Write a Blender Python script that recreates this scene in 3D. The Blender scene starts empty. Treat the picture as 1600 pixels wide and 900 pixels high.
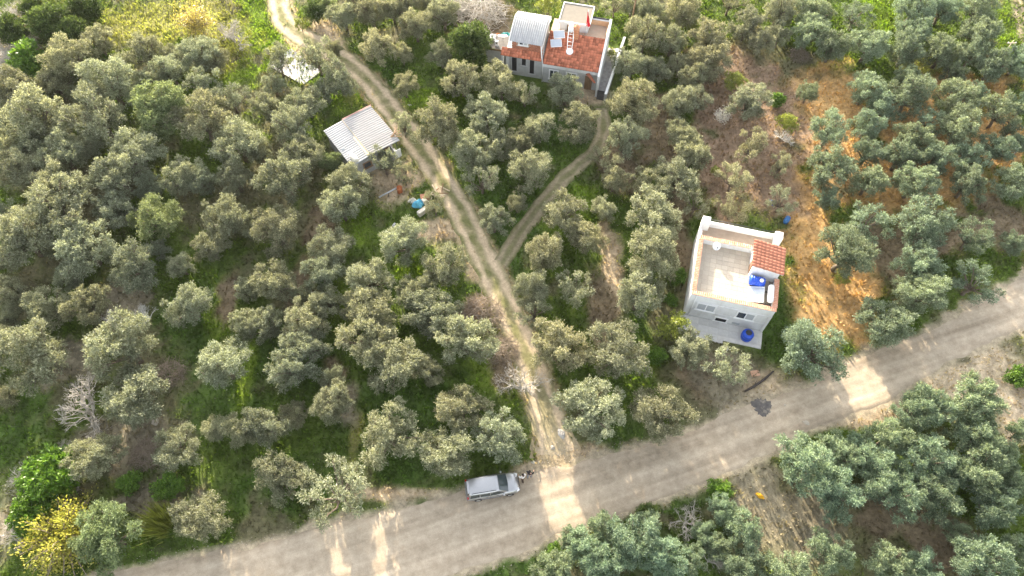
import bpy, bmesh, math, random
import numpy as np
from mathutils import Vector, Matrix
R = math.radians
scene = bpy.context.scene
COL = scene.collection

# ------------------------------------------------------------------ camera, sky, sun, exposure
SUN_EL, SUN_AZ = R(15.5), R(-17.0)          # azimuth from +Y, negative = towards -X
cam_d = bpy.data.cameras.new('camera')
cam = bpy.data.objects.new('camera', cam_d); COL.objects.link(cam)
cam.location = (0, 0, 64.0); cam.rotation_euler = (R(30.0), 0, 0)
cam_d.sensor_fit = 'HORIZONTAL'; cam_d.sensor_width = 36.0
cam_d.lens = 36.0 * 1110.0 / 1600.0
cam_d.clip_start = 0.5; cam_d.clip_end = 4000
scene.camera = cam
world = bpy.data.worlds.new('World'); scene.world = world; world.use_nodes = True
wn = world.node_tree; wn.nodes.clear()
w_out = wn.nodes.new('ShaderNodeOutputWorld'); w_bg = wn.nodes.new('ShaderNodeBackground')
w_sky = wn.nodes.new('ShaderNodeTexSky'); w_sky.sky_type = 'NISHITA'; w_sky.sun_disc = False
w_sky.sun_elevation = SUN_EL; w_sky.sun_rotation = SUN_AZ % (2 * math.pi)
w_sky.air_density = 1.0; w_sky.dust_density = 3.0; w_sky.ozone_density = 0.6; w_sky.altitude = 100
w_hs = wn.nodes.new('ShaderNodeHueSaturation'); w_hs.inputs['Saturation'].default_value = 0.32
wn.links.new(w_sky.outputs[0], w_hs.inputs['Color']); wn.links.new(w_hs.outputs[0], w_bg.inputs['Color'])
w_bg.inputs['Strength'].default_value = 0.15
wn.links.new(w_bg.outputs[0], w_out.inputs['Surface'])
sun_d = bpy.data.lights.new('sun', 'SUN'); sun_d.energy = 3.6; sun_d.angle = R(0.5); sun_d.color = (1.0, 0.86, 0.66)
sun = bpy.data.objects.new('sun', sun_d); COL.objects.link(sun)
sdir = Vector((math.sin(SUN_AZ) * math.cos(SUN_EL), math.cos(SUN_AZ) * math.cos(SUN_EL), math.sin(SUN_EL)))
sun.rotation_euler = sdir.to_track_quat('Z', 'Y').to_euler(); sun.location = sdir * 200
scene.view_settings.view_transform = 'Standard'; scene.view_settings.look = 'None'
scene.view_settings.gamma = 1.0; scene.view_settings.exposure = 2.36
scene.cycles.use_denoising = True
scene.cycles.max_bounces = 5; scene.cycles.diffuse_bounces = 2; scene.cycles.transmission_bounces = 3

# ------------------------------------------------------------------ surveyed positions (metres)
TREES=[
(-53.7,67.0,6.0,5.2,'o','A','large olive tree, first from left, sixteenth row up, grove left of the track'),
(-52.0,71.4,4.0,3.7,'o','A','mid-sized olive tree, first from left, seventeenth row up, grove left of the track'),
(-45.4,69.1,4.8,4.3,'o','A','mid-sized olive tree, third from left, sixteenth row up, grove left of the track'),
(-42.0,69.3,3.2,3.1,'o','A','small olive tree, fifth from left, sixteenth row up, grove left of the track'),
(-38.7,68.7,4.7,4.3,'o','A','mid-sized olive tree, sixth from left, sixteenth row up, grove left of the track'),
(-36.7,68.5,3.1,3.1,'o','A','small olive tree, seventh from left, sixteenth row up, grove left of the track'),
(-33.4,61.7,4.3,3.9,'o','A','olive tree with bare trunk at the edge of the meadow, upper left'),
(-36.9,63.7,4.6,4.2,'o','A','mid-sized olive tree, seventh from left, fifteenth row up, grove left of the track'),
(-41.5,65.9,4.4,4.0,'o','A','mid-sized olive tree, fourth from left, sixteenth row up, grove left of the track'),
(-48.2,67.6,3.1,3.1,'o','A','small olive tree, second from left, sixteenth row up, grove left of the track'),
(-47.5,62.8,6.7,5.7,'o','A','large olive tree, fifth from left, fifteenth row up, grove left of the track'),
(-44.5,64.6,3.3,3.2,'o','A','small olive tree, sixth from left, fifteenth row up, grove left of the track'),
(-58.5,62.6,5.6,4.9,'o','A','mid-sized olive tree, second from left, fifteenth row up, grove left of the track'),
(-54.9,64.0,4.6,4.2,'o','A','mid-sized olive tree, third from left, fifteenth row up, grove left of the track'),
(-51.3,62.9,3.0,3.0,'o','A','small olive tree, fourth from left, fifteenth row up, grove left of the track'),
(-40.7,58.3,7.0,5.9,'g','A','green-tinted big olive tree in the dense upper left grove'),
(-35.4,57.2,6.4,5.5,'o','A','large olive tree, fifth from left, fourteenth row up, grove left of the track'),
(-53.9,56.8,7.4,6.2,'o','A','large olive tree, second from left, fourteenth row up, grove left of the track'),
(-47.0,57.0,6.9,5.9,'o','A','large olive tree, third from left, fourteenth row up, grove left of the track'),
(-59.6,58.8,3.0,3.0,'o','A','small olive tree, first from left, fourteenth row up, grove left of the track'),
(-57.4,54.6,3.9,3.6,'o','A','mid-sized olive tree, first from left, thirteenth row up, grove left of the track'),
(-50.1,52.5,5.3,4.7,'o','A','mid-sized olive tree, fourth from left, thirteenth row up, grove left of the track'),
(-54.5,50.7,5.2,4.6,'o','A','mid-sized olive tree, second from left, thirteenth row up, grove left of the track'),
(-41.9,52.7,5.8,5.0,'o','A','mid-sized olive tree, sixth from left, thirteenth row up, grove left of the track'),
(-42.9,49.4,5.6,4.9,'o','A','mid-sized olive tree, second from left, twelfth row up, grove left of the track'),
(-49.1,48.0,5.4,4.7,'o','A','mid-sized olive tree, first from left, twelfth row up, grove left of the track'),
(-36.3,49.8,4.2,3.9,'o','A','mid-sized olive tree, fourth from left, twelfth row up, grove left of the track'),
(-33.9,49.2,3.5,3.3,'o','A','small olive tree, fifth from left, twelfth row up, grove left of the track'),
(-30.7,53.9,5.8,5.0,'o','A','mid-sized olive tree, seventh from left, thirteenth row up, grove left of the track'),
(-30.4,49.4,3.7,3.5,'o','A','mid-sized olive tree, sixth from left, twelfth row up, grove left of the track'),
(-60.7,61.7,3.5,3.4,'o','A','small olive tree, first from left, fifteenth row up, grove left of the track'),
(-54.5,54.2,4.1,3.8,'o','A','mid-sized olive tree, third from left, thirteenth row up, grove left of the track'),
(-48.1,54.4,3.6,3.4,'o','A','mid-sized olive tree, fifth from left, thirteenth row up, grove left of the track'),
(-40.0,48.8,3.0,3.0,'o','A','small olive tree, third from left, twelfth row up, grove left of the track'),
(-24.3,78.3,3.0,3.0,'g','B','small olive tree, first from left, fourteenth row up, grove right of the track'),
(-21.7,76.1,4.1,3.8,'o','B','mid-sized olive tree, first from left, thirteenth row up, grove right of the track'),
(-18.0,76.3,4.4,4.0,'o','B','mid-sized olive tree, second from left, thirteenth row up, grove right of the track'),
(-15.5,77.4,3.9,3.6,'o','B','mid-sized olive tree, third from left, fourteenth row up, grove right of the track'),
(-12.2,73.9,4.3,4.0,'o','B','mid-sized olive tree, third from left, thirteenth row up, grove right of the track'),
(-8.8,76.3,4.4,4.0,'o','B','mid-sized olive tree, fourth from left, thirteenth row up, grove right of the track'),
(-19.8,78.7,3.9,3.6,'o','B','mid-sized olive tree, second from left, fourteenth row up, grove right of the track'),
(-14.0,78.7,3.9,3.6,'o','B','mid-sized olive tree, fourth from left, fourteenth row up, grove right of the track'),
(-11.2,79.0,3.6,3.4,'o','B','mid-sized olive tree, fifth from left, fourteenth row up, grove right of the track'),
(-16.8,69.8,4.8,4.3,'o','B','mid-sized olive tree, second from left, twelfth row up, grove right of the track'),
(-13.6,69.6,2.5,3.2,'s','B','small olive tree, third from left, twelfth row up, grove right of the track'),
(-8.7,69.0,3.7,3.5,'o','B','mid-sized olive tree, fourth from left, twelfth row up, grove right of the track'),
(-12.9,63.9,3.3,3.2,'o','B','small olive tree, first from left, eleventh row up, grove right of the track'),
(-5.9,63.9,4.9,4.4,'o','B','mid-sized olive tree, second from left, eleventh row up, grove right of the track'),
(-1.3,63.6,4.9,4.4,'o','B','mid-sized olive tree, third from left, eleventh row up, grove right of the track'),
(-8.3,56.4,5.9,5.1,'o','B','mid-sized olive tree, second from left, tenth row up, grove right of the track'),
(-3.0,58.6,5.2,4.6,'o','B','mid-sized olive tree, third from left, tenth row up, grove right of the track'),
(-12.6,57.6,3.0,3.4,'l','B','loose olive tree overhanging the track beside the metal-roofed shed'),
(-4.6,53.0,4.8,4.3,'o','B','mid-sized olive tree, first from left, ninth row up, grove right of the track'),
(-1.5,54.5,3.4,3.3,'o','B','small olive tree, second from left, ninth row up, grove right of the track'),
(-3.3,49.2,4.5,4.0,'o','B','mid-sized olive tree, first from left, eighth row up, grove right of the track'),
(-28.7,67.7,3.9,4.2,'l','A','thin olive tree before the left end of the white slab'),
(-23.9,67.8,4.5,4.6,'l','A','thin olive tree before the right end of the white slab'),
(-22.3,70.5,2.0,2.7,'s','B','small olive tree, first from left, twelfth row up, grove right of the track'),
(-20.6,64.1,4.4,4.0,'o','A','mid-sized olive tree, twelfth from left, fifteenth row up, grove left of the track'),
(-24.2,60.7,4.3,3.9,'o','A','mid-sized olive tree, tenth from left, fifteenth row up, grove left of the track'),
(-22.4,63.0,2.8,2.8,'o','A','small olive tree, eleventh from left, fifteenth row up, grove left of the track'),
(-28.9,60.2,3.8,3.5,'o','A','mid-sized olive tree, sixth from left, fourteenth row up, grove left of the track'),
(-28.9,64.5,2.8,2.8,'o','A','small olive tree, ninth from left, fifteenth row up, grove left of the track'),
(-25.3,57.1,4.9,4.4,'o','A','mid-sized olive tree, seventh from left, fourteenth row up, grove left of the track'),
(-23.5,52.8,4.6,4.1,'o','A','mid-sized olive tree, ninth from left, thirteenth row up, grove left of the track'),
(-28.6,53.6,3.1,3.1,'o','A','small olive tree, eighth from left, thirteenth row up, grove left of the track'),
(-20.2,52.2,2.7,2.8,'g','A','green olive tree at the left wall of the metal-roofed shed'),
(-24.7,48.8,5.6,4.9,'o','A','mid-sized olive tree, seventh from left, twelfth row up, grove left of the track'),
(-17.9,48.4,5.1,4.5,'o','A','olive tree in front of the metal-roofed shed, over its left corner'),
(-14.3,52.0,3.6,3.9,'l','A','loose olive tree against the front wall of the metal-roofed shed'),
(-12.0,50.4,2.8,3.3,'l','A','loose olive tree between the metal-roofed shed and the heap of junk'),
(13.4,78.4,3.6,3.4,'o','B','mid-sized olive tree, sixth from left, fourteenth row up, grove right of the track'),
(15.7,78.8,3.6,3.4,'o','B','mid-sized olive tree, seventh from left, fourteenth row up, grove right of the track'),
(28.5,78.9,4.2,3.8,'o','C','mid-sized olive tree, first from left, sixth row, brown plot behind white house'),
(19.7,74.9,3.3,3.2,'o','B','small olive tree, seventh from left, thirteenth row up, grove right of the track'),
(17.7,76.6,3.8,3.6,'o','B','mid-sized olive tree, sixth from left, thirteenth row up, grove right of the track'),
(22.0,76.6,4.7,4.2,'o','B','mid-sized olive tree, eighth from left, thirteenth row up, grove right of the track'),
(29.9,74.2,4.6,4.2,'o','C','mid-sized olive tree, second from left, fifth row, brown plot behind white house'),
(16.6,71.6,5.1,4.5,'o','B','mid-sized olive tree, fifth from left, thirteenth row up, grove right of the track'),
(19.9,71.0,4.0,3.7,'o','B','mid-sized olive tree, seventh from left, twelfth row up, grove right of the track'),
(24.5,71.1,5.4,4.7,'o','C','mid-sized olive tree, first from left, fifth row, brown plot behind white house'),
(31.3,71.5,3.7,3.5,'o','C','mid-sized olive tree, third from left, fifth row, brown plot behind white house'),
(14.6,67.0,4.4,4.0,'o','B','mid-sized olive tree, fifth from left, twelfth row up, grove right of the track'),
(17.5,66.3,3.6,3.4,'o','B','mid-sized olive tree, sixth from left, twelfth row up, grove right of the track'),
(20.7,67.6,3.1,3.1,'o','B','small olive tree, eighth from left, twelfth row up, grove right of the track'),
(23.7,67.0,5.2,4.6,'o','C','mid-sized olive tree, first from left, fourth row, brown plot behind white house'),
(22.0,65.0,3.6,3.4,'o','B','mid-sized olive tree, eighth from left, eleventh row up, grove right of the track'),
(14.2,60.1,5.8,5.0,'o','B','mid-sized olive tree, sixth from left, eleventh row up, grove right of the track'),
(19.6,61.0,4.3,3.9,'o','B','mid-sized olive tree, seventh from left, eleventh row up, grove right of the track'),
(22.1,61.8,3.8,3.6,'o','C','mid-sized olive tree, first from left, third row, brown plot behind white house'),
(27.9,60.5,4.8,4.3,'o','C','mid-sized olive tree, second from left, third row, brown plot behind white house'),
(12.9,55.3,4.6,4.2,'o','B','mid-sized olive tree, fifth from left, ninth row up, grove right of the track'),
(6.4,62.8,4.3,4.0,'o','B','dark olive tree before the front wall of the red-roofed house'),
(7.9,57.0,5.2,4.6,'o','B','dark olive tree at the near corner below the red-roofed house gate'),
(1.5,62.5,4.1,3.8,'o','B','olive tree beneath the brick annex of the red-roofed house'),
(3.2,56.7,4.2,3.8,'o','B','mid-sized olive tree, fourth from left, tenth row up, grove right of the track'),
(0.7,55.2,3.4,3.3,'o','B','small olive tree, third from left, ninth row up, grove right of the track'),
(1.9,50.5,5.0,4.4,'o','B','mid-sized olive tree, second from left, eighth row up, grove right of the track'),
(10.6,52.4,3.8,3.6,'o','B','mid-sized olive tree, fourth from left, ninth row up, grove right of the track'),
(11.3,49.6,3.3,3.2,'o','B','small olive tree, third from left, eighth row up, grove right of the track'),
(14.4,49.2,3.5,3.3,'o','B','small olive tree, fourth from left, eighth row up, grove right of the track'),
(19.4,56.0,3.7,3.5,'o','B','mid-sized olive tree, sixth from left, ninth row up, grove right of the track'),
(20.2,53.1,4.1,3.8,'o','B','mid-sized olive tree, seventh from left, ninth row up, grove right of the track'),
(17.8,49.2,5.2,4.6,'o','B','mid-sized olive tree, fifth from left, eighth row up, grove right of the track'),
(27.0,53.9,4.3,4.5,'l','C','loose olive tree right of the white-blossomed tree'),
(24.4,49.5,3.8,4.0,'l','C','mid-sized olive tree, third from left, first row, brown plot behind white house'),
(34.4,76.6,4.7,4.2,'o','C','mid-sized olive tree, second from left, sixth row, brown plot behind white house'),
(38.5,76.5,5.0,4.4,'o','D','mid-sized olive tree, second from left, eleventh row up, orange-soil grove'),
(37.4,72.5,4.9,4.3,'o','D','mid-sized olive tree, first from left, eleventh row up, orange-soil grove'),
(33.9,72.9,3.2,3.1,'o','C','small olive tree, fourth from left, fifth row, brown plot behind white house'),
(44.1,75.7,4.8,4.3,'o','D','mid-sized olive tree, third from left, eleventh row up, orange-soil grove'),
(44.3,70.1,5.1,4.5,'o','D','mid-sized olive tree, second from left, tenth row up, orange-soil grove'),
(39.9,70.2,4.5,4.1,'o','D','mid-sized olive tree, first from left, tenth row up, orange-soil grove'),
(51.0,73.0,4.6,4.1,'o','D','mid-sized olive tree, fourth from left, eleventh row up, orange-soil grove'),
(48.7,69.4,4.5,4.1,'o','D','mid-sized olive tree, third from left, tenth row up, orange-soil grove'),
(51.8,77.1,5.3,4.6,'o','D','mid-sized olive tree, first from left, twelfth row up, orange-soil grove'),
(55.7,77.0,4.7,4.2,'o','D','mid-sized olive tree, second from left, twelfth row up, orange-soil grove'),
(59.9,76.7,5.2,4.6,'o','D','mid-sized olive tree, third from left, twelfth row up, orange-soil grove'),
(58.7,72.2,5.4,4.7,'o','D','mid-sized olive tree, fifth from left, eleventh row up, orange-soil grove'),
(53.2,69.1,4.8,4.3,'o','D','mid-sized olive tree, fourth from left, tenth row up, orange-soil grove'),
(56.8,68.7,3.9,3.7,'o','D','mid-sized olive tree, fifth from left, tenth row up, orange-soil grove'),
(53.9,65.9,2.7,2.8,'o','D','small olive tree, sixth from left, ninth row up, orange-soil grove'),
(58.6,66.6,4.4,4.0,'o','D','mid-sized olive tree, sixth from left, tenth row up, orange-soil grove'),
(62.1,67.6,3.9,3.7,'o','D','mid-sized olive tree, seventh from left, tenth row up, orange-soil grove'),
(35.6,63.0,2.9,2.9,'o','D','small olive bush at the left edge of the orange soil'),
(47.9,65.4,3.1,3.0,'o','D','small olive tree, third from left, ninth row up, orange-soil grove'),
(46.8,61.4,5.1,4.5,'o','D','mid-sized olive tree, fourth from left, ninth row up, orange-soil grove'),
(42.2,62.8,4.3,4.0,'o','D','mid-sized olive tree, second from left, ninth row up, orange-soil grove'),
(43.4,60.0,4.3,3.9,'o','D','mid-sized olive tree, third from left, eighth row up, orange-soil grove'),
(41.2,57.4,4.2,3.8,'o','D','mid-sized olive tree, second from left, eighth row up, orange-soil grove'),
(36.2,56.0,4.5,4.1,'o','D','lone olive tree on the open orange soil strip'),
(51.8,60.8,4.8,4.3,'o','D','mid-sized olive tree, fifth from left, ninth row up, orange-soil grove'),
(55.6,62.6,3.0,3.0,'o','D','small olive tree, seventh from left, ninth row up, orange-soil grove'),
(56.9,59.1,5.0,4.4,'o','D','mid-sized olive tree, sixth from left, eighth row up, orange-soil grove'),
(60.6,60.9,3.0,3.0,'o','D','small olive tree, eighth from left, eighth row up, orange-soil grove'),
(48.6,58.0,4.2,3.9,'o','D','mid-sized olive tree, fourth from left, eighth row up, orange-soil grove'),
(51.0,56.0,5.1,4.6,'o','D','mid-sized olive tree, fifth from left, eighth row up, orange-soil grove'),
(45.7,55.0,4.4,4.0,'o','D','mid-sized olive tree, third from left, seventh row up, orange-soil grove'),
(43.6,52.6,4.3,3.9,'o','D','mid-sized olive tree, second from left, seventh row up, orange-soil grove'),
(40.2,53.3,3.8,3.6,'o','D','mid-sized olive tree, first from left, seventh row up, orange-soil grove'),
(35.1,50.5,5.0,4.4,'o','D','mid-sized olive tree, first from left, sixth row up, orange-soil grove'),
(39.2,49.1,4.2,3.9,'o','D','mid-sized olive tree, second from left, sixth row up, orange-soil grove'),
(51.2,52.2,4.3,3.9,'o','D','mid-sized olive tree, fifth from left, seventh row up, orange-soil grove'),
(47.4,52.1,3.8,3.6,'o','D','mid-sized olive tree, fourth from left, seventh row up, orange-soil grove'),
(55.1,53.9,4.1,3.8,'o','D','mid-sized olive tree, sixth from left, seventh row up, orange-soil grove'),
(57.7,57.1,3.2,3.1,'o','D','small olive tree, seventh from left, eighth row up, orange-soil grove'),
(58.4,54.9,2.9,2.9,'o','D','small olive tree, seventh from left, seventh row up, orange-soil grove'),
(43.9,48.7,4.7,4.2,'o','D','mid-sized olive tree, third from left, sixth row up, orange-soil grove'),
(49.8,48.7,4.2,3.9,'o','D','mid-sized olive tree, fourth from left, sixth row up, orange-soil grove'),
(55.0,48.9,4.4,4.0,'o','D','mid-sized olive tree, fifth from left, sixth row up, orange-soil grove'),
(30.0,51.6,3.0,3.4,'l','C','small olive tree, second from left, second row, brown plot behind white house'),
(-54.8,45.2,3.4,3.3,'o','A','small olive tree, first from left, eleventh row up, grove left of the track'),
(-52.7,39.0,3.1,3.0,'o','A','small olive tree, first from left, ninth row up, grove left of the track'),
(-49.6,30.0,3.3,3.2,'o','A','small olive tree, first from left, seventh row up, grove left of the track'),
(-45.1,36.8,2.6,2.7,'o','A','small olive tree, second from left, ninth row up, grove left of the track'),
(-47.7,44.1,7.3,6.1,'o','A','large olive tree, second from left, eleventh row up, grove left of the track'),
(-50.2,40.9,6.0,5.2,'o','A','large olive tree, first from left, tenth row up, grove left of the track'),
(-43.7,39.8,6.0,5.2,'o','A','mid-sized olive tree, second from left, tenth row up, grove left of the track'),
(-42.3,45.1,4.6,4.1,'o','A','mid-sized olive tree, third from left, eleventh row up, grove left of the track'),
(-37.3,43.4,5.7,4.9,'g','A','green-tinted olive tree in the middle of the left grove'),
(-30.1,44.0,4.9,4.4,'o','A','mid-sized olive tree, fifth from left, eleventh row up, grove left of the track'),
(-27.9,43.5,2.9,2.9,'o','A','small olive tree, sixth from left, eleventh row up, grove left of the track'),
(-31.3,40.5,3.6,3.4,'o','A','mid-sized olive tree, fourth from left, tenth row up, grove left of the track'),
(-37.9,37.7,5.2,4.6,'o','A','mid-sized olive tree, third from left, ninth row up, grove left of the track'),
(-37.0,40.6,2.4,2.5,'o','A','small olive tree, third from left, tenth row up, grove left of the track'),
(-34.2,38.6,2.8,2.8,'o','A','small olive tree, fourth from left, ninth row up, grove left of the track'),
(-45.8,33.2,4.4,4.0,'o','A','mid-sized olive tree, third from left, eighth row up, grove left of the track'),
(-41.6,33.4,4.2,3.9,'o','A','mid-sized olive tree, fourth from left, eighth row up, grove left of the track'),
(-50.4,35.2,3.4,3.3,'o','A','small olive tree, second from left, eighth row up, grove left of the track'),
(-44.6,27.9,6.7,5.7,'o','A','large olive tree, first from left, sixth row up, grove left of the track'),
(-36.4,28.5,6.3,5.4,'o','A','olive tree below the white bare branches in the left grove'),
(-31.8,33.6,4.6,4.2,'o','A','mid-sized olive tree, fifth from left, eighth row up, grove left of the track'),
(-27.0,26.9,5.2,4.6,'o','A','mid-sized olive tree, second from left, sixth row up, grove left of the track'),
(-26.8,35.8,2.6,2.6,'o','A','small olive tree, fifth from left, ninth row up, grove left of the track'),
(-26.2,31.8,3.1,3.1,'o','A','small olive tree, third from left, seventh row up, grove left of the track'),
(-49.8,32.4,2.7,2.8,'o','A','small olive tree, first from left, eighth row up, grove left of the track'),
(-24.7,42.4,5.2,4.6,'o','A','mid-sized olive tree, seventh from left, eleventh row up, grove left of the track'),
(-18.3,45.6,4.8,4.3,'o','A','mid-sized olive tree, eighth from left, eleventh row up, grove left of the track'),
(-18.8,40.1,4.9,4.3,'o','A','mid-sized olive tree, fifth from left, tenth row up, grove left of the track'),
(-19.2,37.2,4.1,3.8,'o','A','mid-sized olive tree, seventh from left, ninth row up, grove left of the track'),
(-23.9,36.2,4.3,3.9,'o','A','mid-sized olive tree, sixth from left, ninth row up, grove left of the track'),
(-11.1,40.9,4.9,4.4,'o','A','mid-sized olive tree, sixth from left, tenth row up, grove left of the track'),
(-6.7,38.0,5.0,4.5,'o','A','mid-sized olive tree, ninth from left, ninth row up, grove left of the track'),
(-14.4,36.6,4.7,4.3,'o','A','mid-sized olive tree, eighth from left, ninth row up, grove left of the track'),
(-21.1,35.2,2.3,2.5,'o','A','small olive tree, sixth from left, eighth row up, grove left of the track'),
(-18.4,34.1,3.6,3.4,'o','A','small olive tree, eighth from left, eighth row up, grove left of the track'),
(-9.5,35.2,4.1,3.7,'o','A','mid-sized olive tree, tenth from left, eighth row up, grove left of the track'),
(-8.1,32.6,5.0,4.5,'o','A','mid-sized olive tree, eleventh from left, eighth row up, grove left of the track'),
(-14.2,32.7,4.8,4.3,'o','A','mid-sized olive tree, ninth from left, eighth row up, grove left of the track'),
(-24.2,31.5,3.5,3.4,'o','A','small olive tree, fourth from left, seventh row up, grove left of the track'),
(-20.1,31.9,4.0,3.7,'o','A','mid-sized olive tree, seventh from left, eighth row up, grove left of the track'),
(-13.7,29.8,5.3,4.7,'o','A','mid-sized olive tree, sixth from left, seventh row up, grove left of the track'),
(-20.0,29.4,3.9,3.6,'o','A','mid-sized olive tree, fifth from left, seventh row up, grove left of the track'),
(-20.7,27.0,4.6,4.2,'o','A','mid-sized olive tree, third from left, sixth row up, grove left of the track'),
(-11.2,27.1,5.2,4.6,'o','A','mid-sized olive tree, fifth from left, sixth row up, grove left of the track'),
(-8.1,26.9,3.0,3.0,'o','A','small olive tree, sixth from left, sixth row up, grove left of the track'),
(-4.5,29.5,5.3,4.7,'o','A','mid-sized olive tree, seventh from left, seventh row up, grove left of the track'),
(-16.9,26.1,2.4,2.5,'o','A','small olive tree, fourth from left, sixth row up, grove left of the track'),
(-8.4,46.2,3.0,3.5,'l','A','thin olive tree between the junk heap and the track'),
(-1.9,44.0,3.7,3.5,'o','B','mid-sized olive tree, first from left, seventh row up, grove right of the track'),
(5.4,44.7,5.0,4.5,'o','B','mid-sized olive tree, third from left, seventh row up, grove right of the track'),
(0.6,46.6,2.5,2.6,'o','B','small olive tree, second from left, seventh row up, grove right of the track'),
(7.7,41.6,4.2,3.9,'o','B','mid-sized olive tree, second from left, sixth row up, grove right of the track'),
(10.0,45.9,3.0,2.9,'o','B','small olive tree, fourth from left, seventh row up, grove right of the track'),
(14.9,44.1,5.9,5.1,'o','B','mid-sized olive tree, fifth from left, seventh row up, grove right of the track'),
(14.4,38.9,5.5,4.8,'o','B','mid-sized olive tree, third from left, sixth row up, grove right of the track'),
(3.3,39.9,4.4,4.0,'o','B','mid-sized olive tree, first from left, sixth row up, grove right of the track'),
(12.4,34.5,5.3,4.7,'o','B','mid-sized olive tree, third from left, fourth row up, grove right of the track'),
(6.4,35.7,4.1,3.8,'o','B','mid-sized olive tree, first from left, fifth row up, grove right of the track'),
(2.1,35.5,4.1,3.8,'o','B','mid-sized olive tree, second from left, fourth row up, grove right of the track'),
(2.1,33.2,3.6,3.4,'o','B','small olive tree, first from left, fourth row up, grove right of the track'),
(4.3,28.9,5.1,4.5,'o','B','mid-sized olive tree, first from left, third row up, grove right of the track'),
(9.7,28.4,5.7,5.0,'o','B','mid-sized olive tree, first from left, second row up, grove right of the track'),
(17.0,29.0,3.7,3.5,'o','B','pale olive tree at the front left corner of the white house terrace'),
(20.1,27.0,4.0,4.2,'l','B','loose olive tree before the white house terrace'),
(23.8,45.7,3.9,4.1,'l','C','mid-sized olive tree, second from left, first row, brown plot behind white house'),
(19.8,46.2,3.2,3.6,'l','C','small olive tree, first from left, first row, brown plot behind white house'),
(37.5,43.2,5.2,4.6,'o','D','mid-sized olive tree, second from left, fifth row up, orange-soil grove'),
(42.9,42.8,5.9,5.1,'o','D','mid-sized olive tree, third from left, fifth row up, orange-soil grove'),
(48.2,41.8,4.5,4.1,'o','D','mid-sized olive tree, second from left, fourth row up, orange-soil grove'),
(52.7,41.5,2.7,2.7,'o','D','small olive tree, third from left, fourth row up, orange-soil grove'),
(33.8,39.1,5.7,5.0,'o','D','lone olive tree with a yellow weed patch in the orange soil'),
(41.3,38.1,4.8,4.3,'o','D','mid-sized olive tree, first from left, third row up, orange-soil grove'),
(40.6,34.5,5.1,4.5,'o','D','mid-sized olive tree, first from left, second row up, orange-soil grove'),
(36.0,31.4,5.4,4.7,'o','D','olive tree above the road at the right edge of its big lit patch'),
(46.5,36.1,4.7,4.2,'o','D','last olive tree above the road at the right edge of the frame'),
(28.2,28.5,6.3,5.4,'o','D','big dark olive tree by the road, right of the white house'),
(34.5,47.2,3.0,3.0,'o','D','small olive tree, first from left, fifth row up, orange-soil grove'),
(29.1,46.6,3.2,3.6,'l','C','small olive tree, fourth from left, first row, brown plot behind white house'),
(-47.5,24.3,2.8,2.8,'o','A','small olive tree, first from left, fifth row up, grove left of the track'),
(-33.9,23.4,6.3,5.4,'o','A','big olive tree right of the grey leafless tree, left grove'),
(-36.7,18.3,4.3,3.9,'o','A','olive tree just above the bright green citrus trees'),
(-29.8,19.1,4.2,3.8,'o','A','mid-sized olive tree, second from left, third row up, grove left of the track'),
(-27.0,21.1,2.7,2.7,'o','A','small olive tree, first from left, fourth row up, grove left of the track'),
(-24.4,21.0,3.3,3.2,'o','A','small olive tree, second from left, fourth row up, grove left of the track'),
(-26.1,13.0,4.5,4.1,'o','A','olive tree at the road edge nearest the leaning reed clump'),
(-33.4,11.5,5.5,4.8,'g','A','smooth green olive tree beside the yellow-leaved tree'),
(-22.0,21.3,3.7,3.5,'o','A','mid-sized olive tree, third from left, fourth row up, grove left of the track'),
(-20.0,22.5,2.5,2.6,'o','A','small olive tree, fourth from left, fourth row up, grove left of the track'),
(-16.7,23.6,3.7,3.5,'o','A','mid-sized olive tree, third from left, fifth row up, grove left of the track'),
(-10.7,20.3,5.2,4.6,'o','A','mid-sized olive tree, fifth from left, fourth row up, grove left of the track'),
(-4.7,22.8,4.5,4.1,'o','A','mid-sized olive tree, fourth from left, fifth row up, grove left of the track'),
(-5.6,18.4,4.9,4.4,'o','A','olive tree at the roadside just up-left of the parked car'),
(-1.0,20.2,4.2,3.9,'o','A','olive tree at the corner left of the track mouth'),
(-20.1,16.8,4.3,3.9,'o','A','mid-sized olive tree, third from left, third row up, grove left of the track'),
(-14.9,15.3,5.9,5.1,'o','A','large round silvery olive tree hugging the road, left of the car'),
(8.1,12.2,3.0,3.0,'b','E','small bluish olive tree, first from left, second row up, below the road'),
(11.5,12.8,2.5,2.6,'b','E','small bluish olive tree, second from left, second row up, below the road'),
(4.9,11.4,2.3,2.5,'b','E','small bluish olive tree, second from left, first row up, below the road'),
(7.7,9.3,3.5,3.3,'b','E','small bluish olive tree, fourth from left, first row up, below the road'),
(16.3,12.1,2.1,2.3,'b','E','small bluish olive tree, third from left, second row up, below the road'),
(17.2,10.9,2.3,2.4,'b','E','small bluish olive tree, eighth from left, first row up, below the road'),
(7.1,22.5,5.4,4.8,'o','B','olive tree at the corner right of the track mouth'),
(13.4,22.5,5.1,4.5,'o','B','mid-sized olive tree, second from left, first row up, grove right of the track'),
(6.0,10.6,3.5,3.4,'b','E','small bluish olive tree, third from left, first row up, below the road'),
(10.0,11.3,4.3,3.9,'b','E','mid-sized bluish olive tree, fifth from left, first row up, below the road'),
(12.3,10.1,4.0,3.7,'b','E','mid-sized bluish olive tree, sixth from left, first row up, below the road'),
(3.5,9.1,3.5,3.3,'b','E','small bluish olive tree, first from left, first row up, below the road'),
(14.7,9.9,2.6,2.7,'b','E','small bluish olive tree, seventh from left, first row up, below the road'),
(17.9,14.1,2.5,2.6,'b','E','loose olive tree right of the leafless shrub below the road'),
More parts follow.
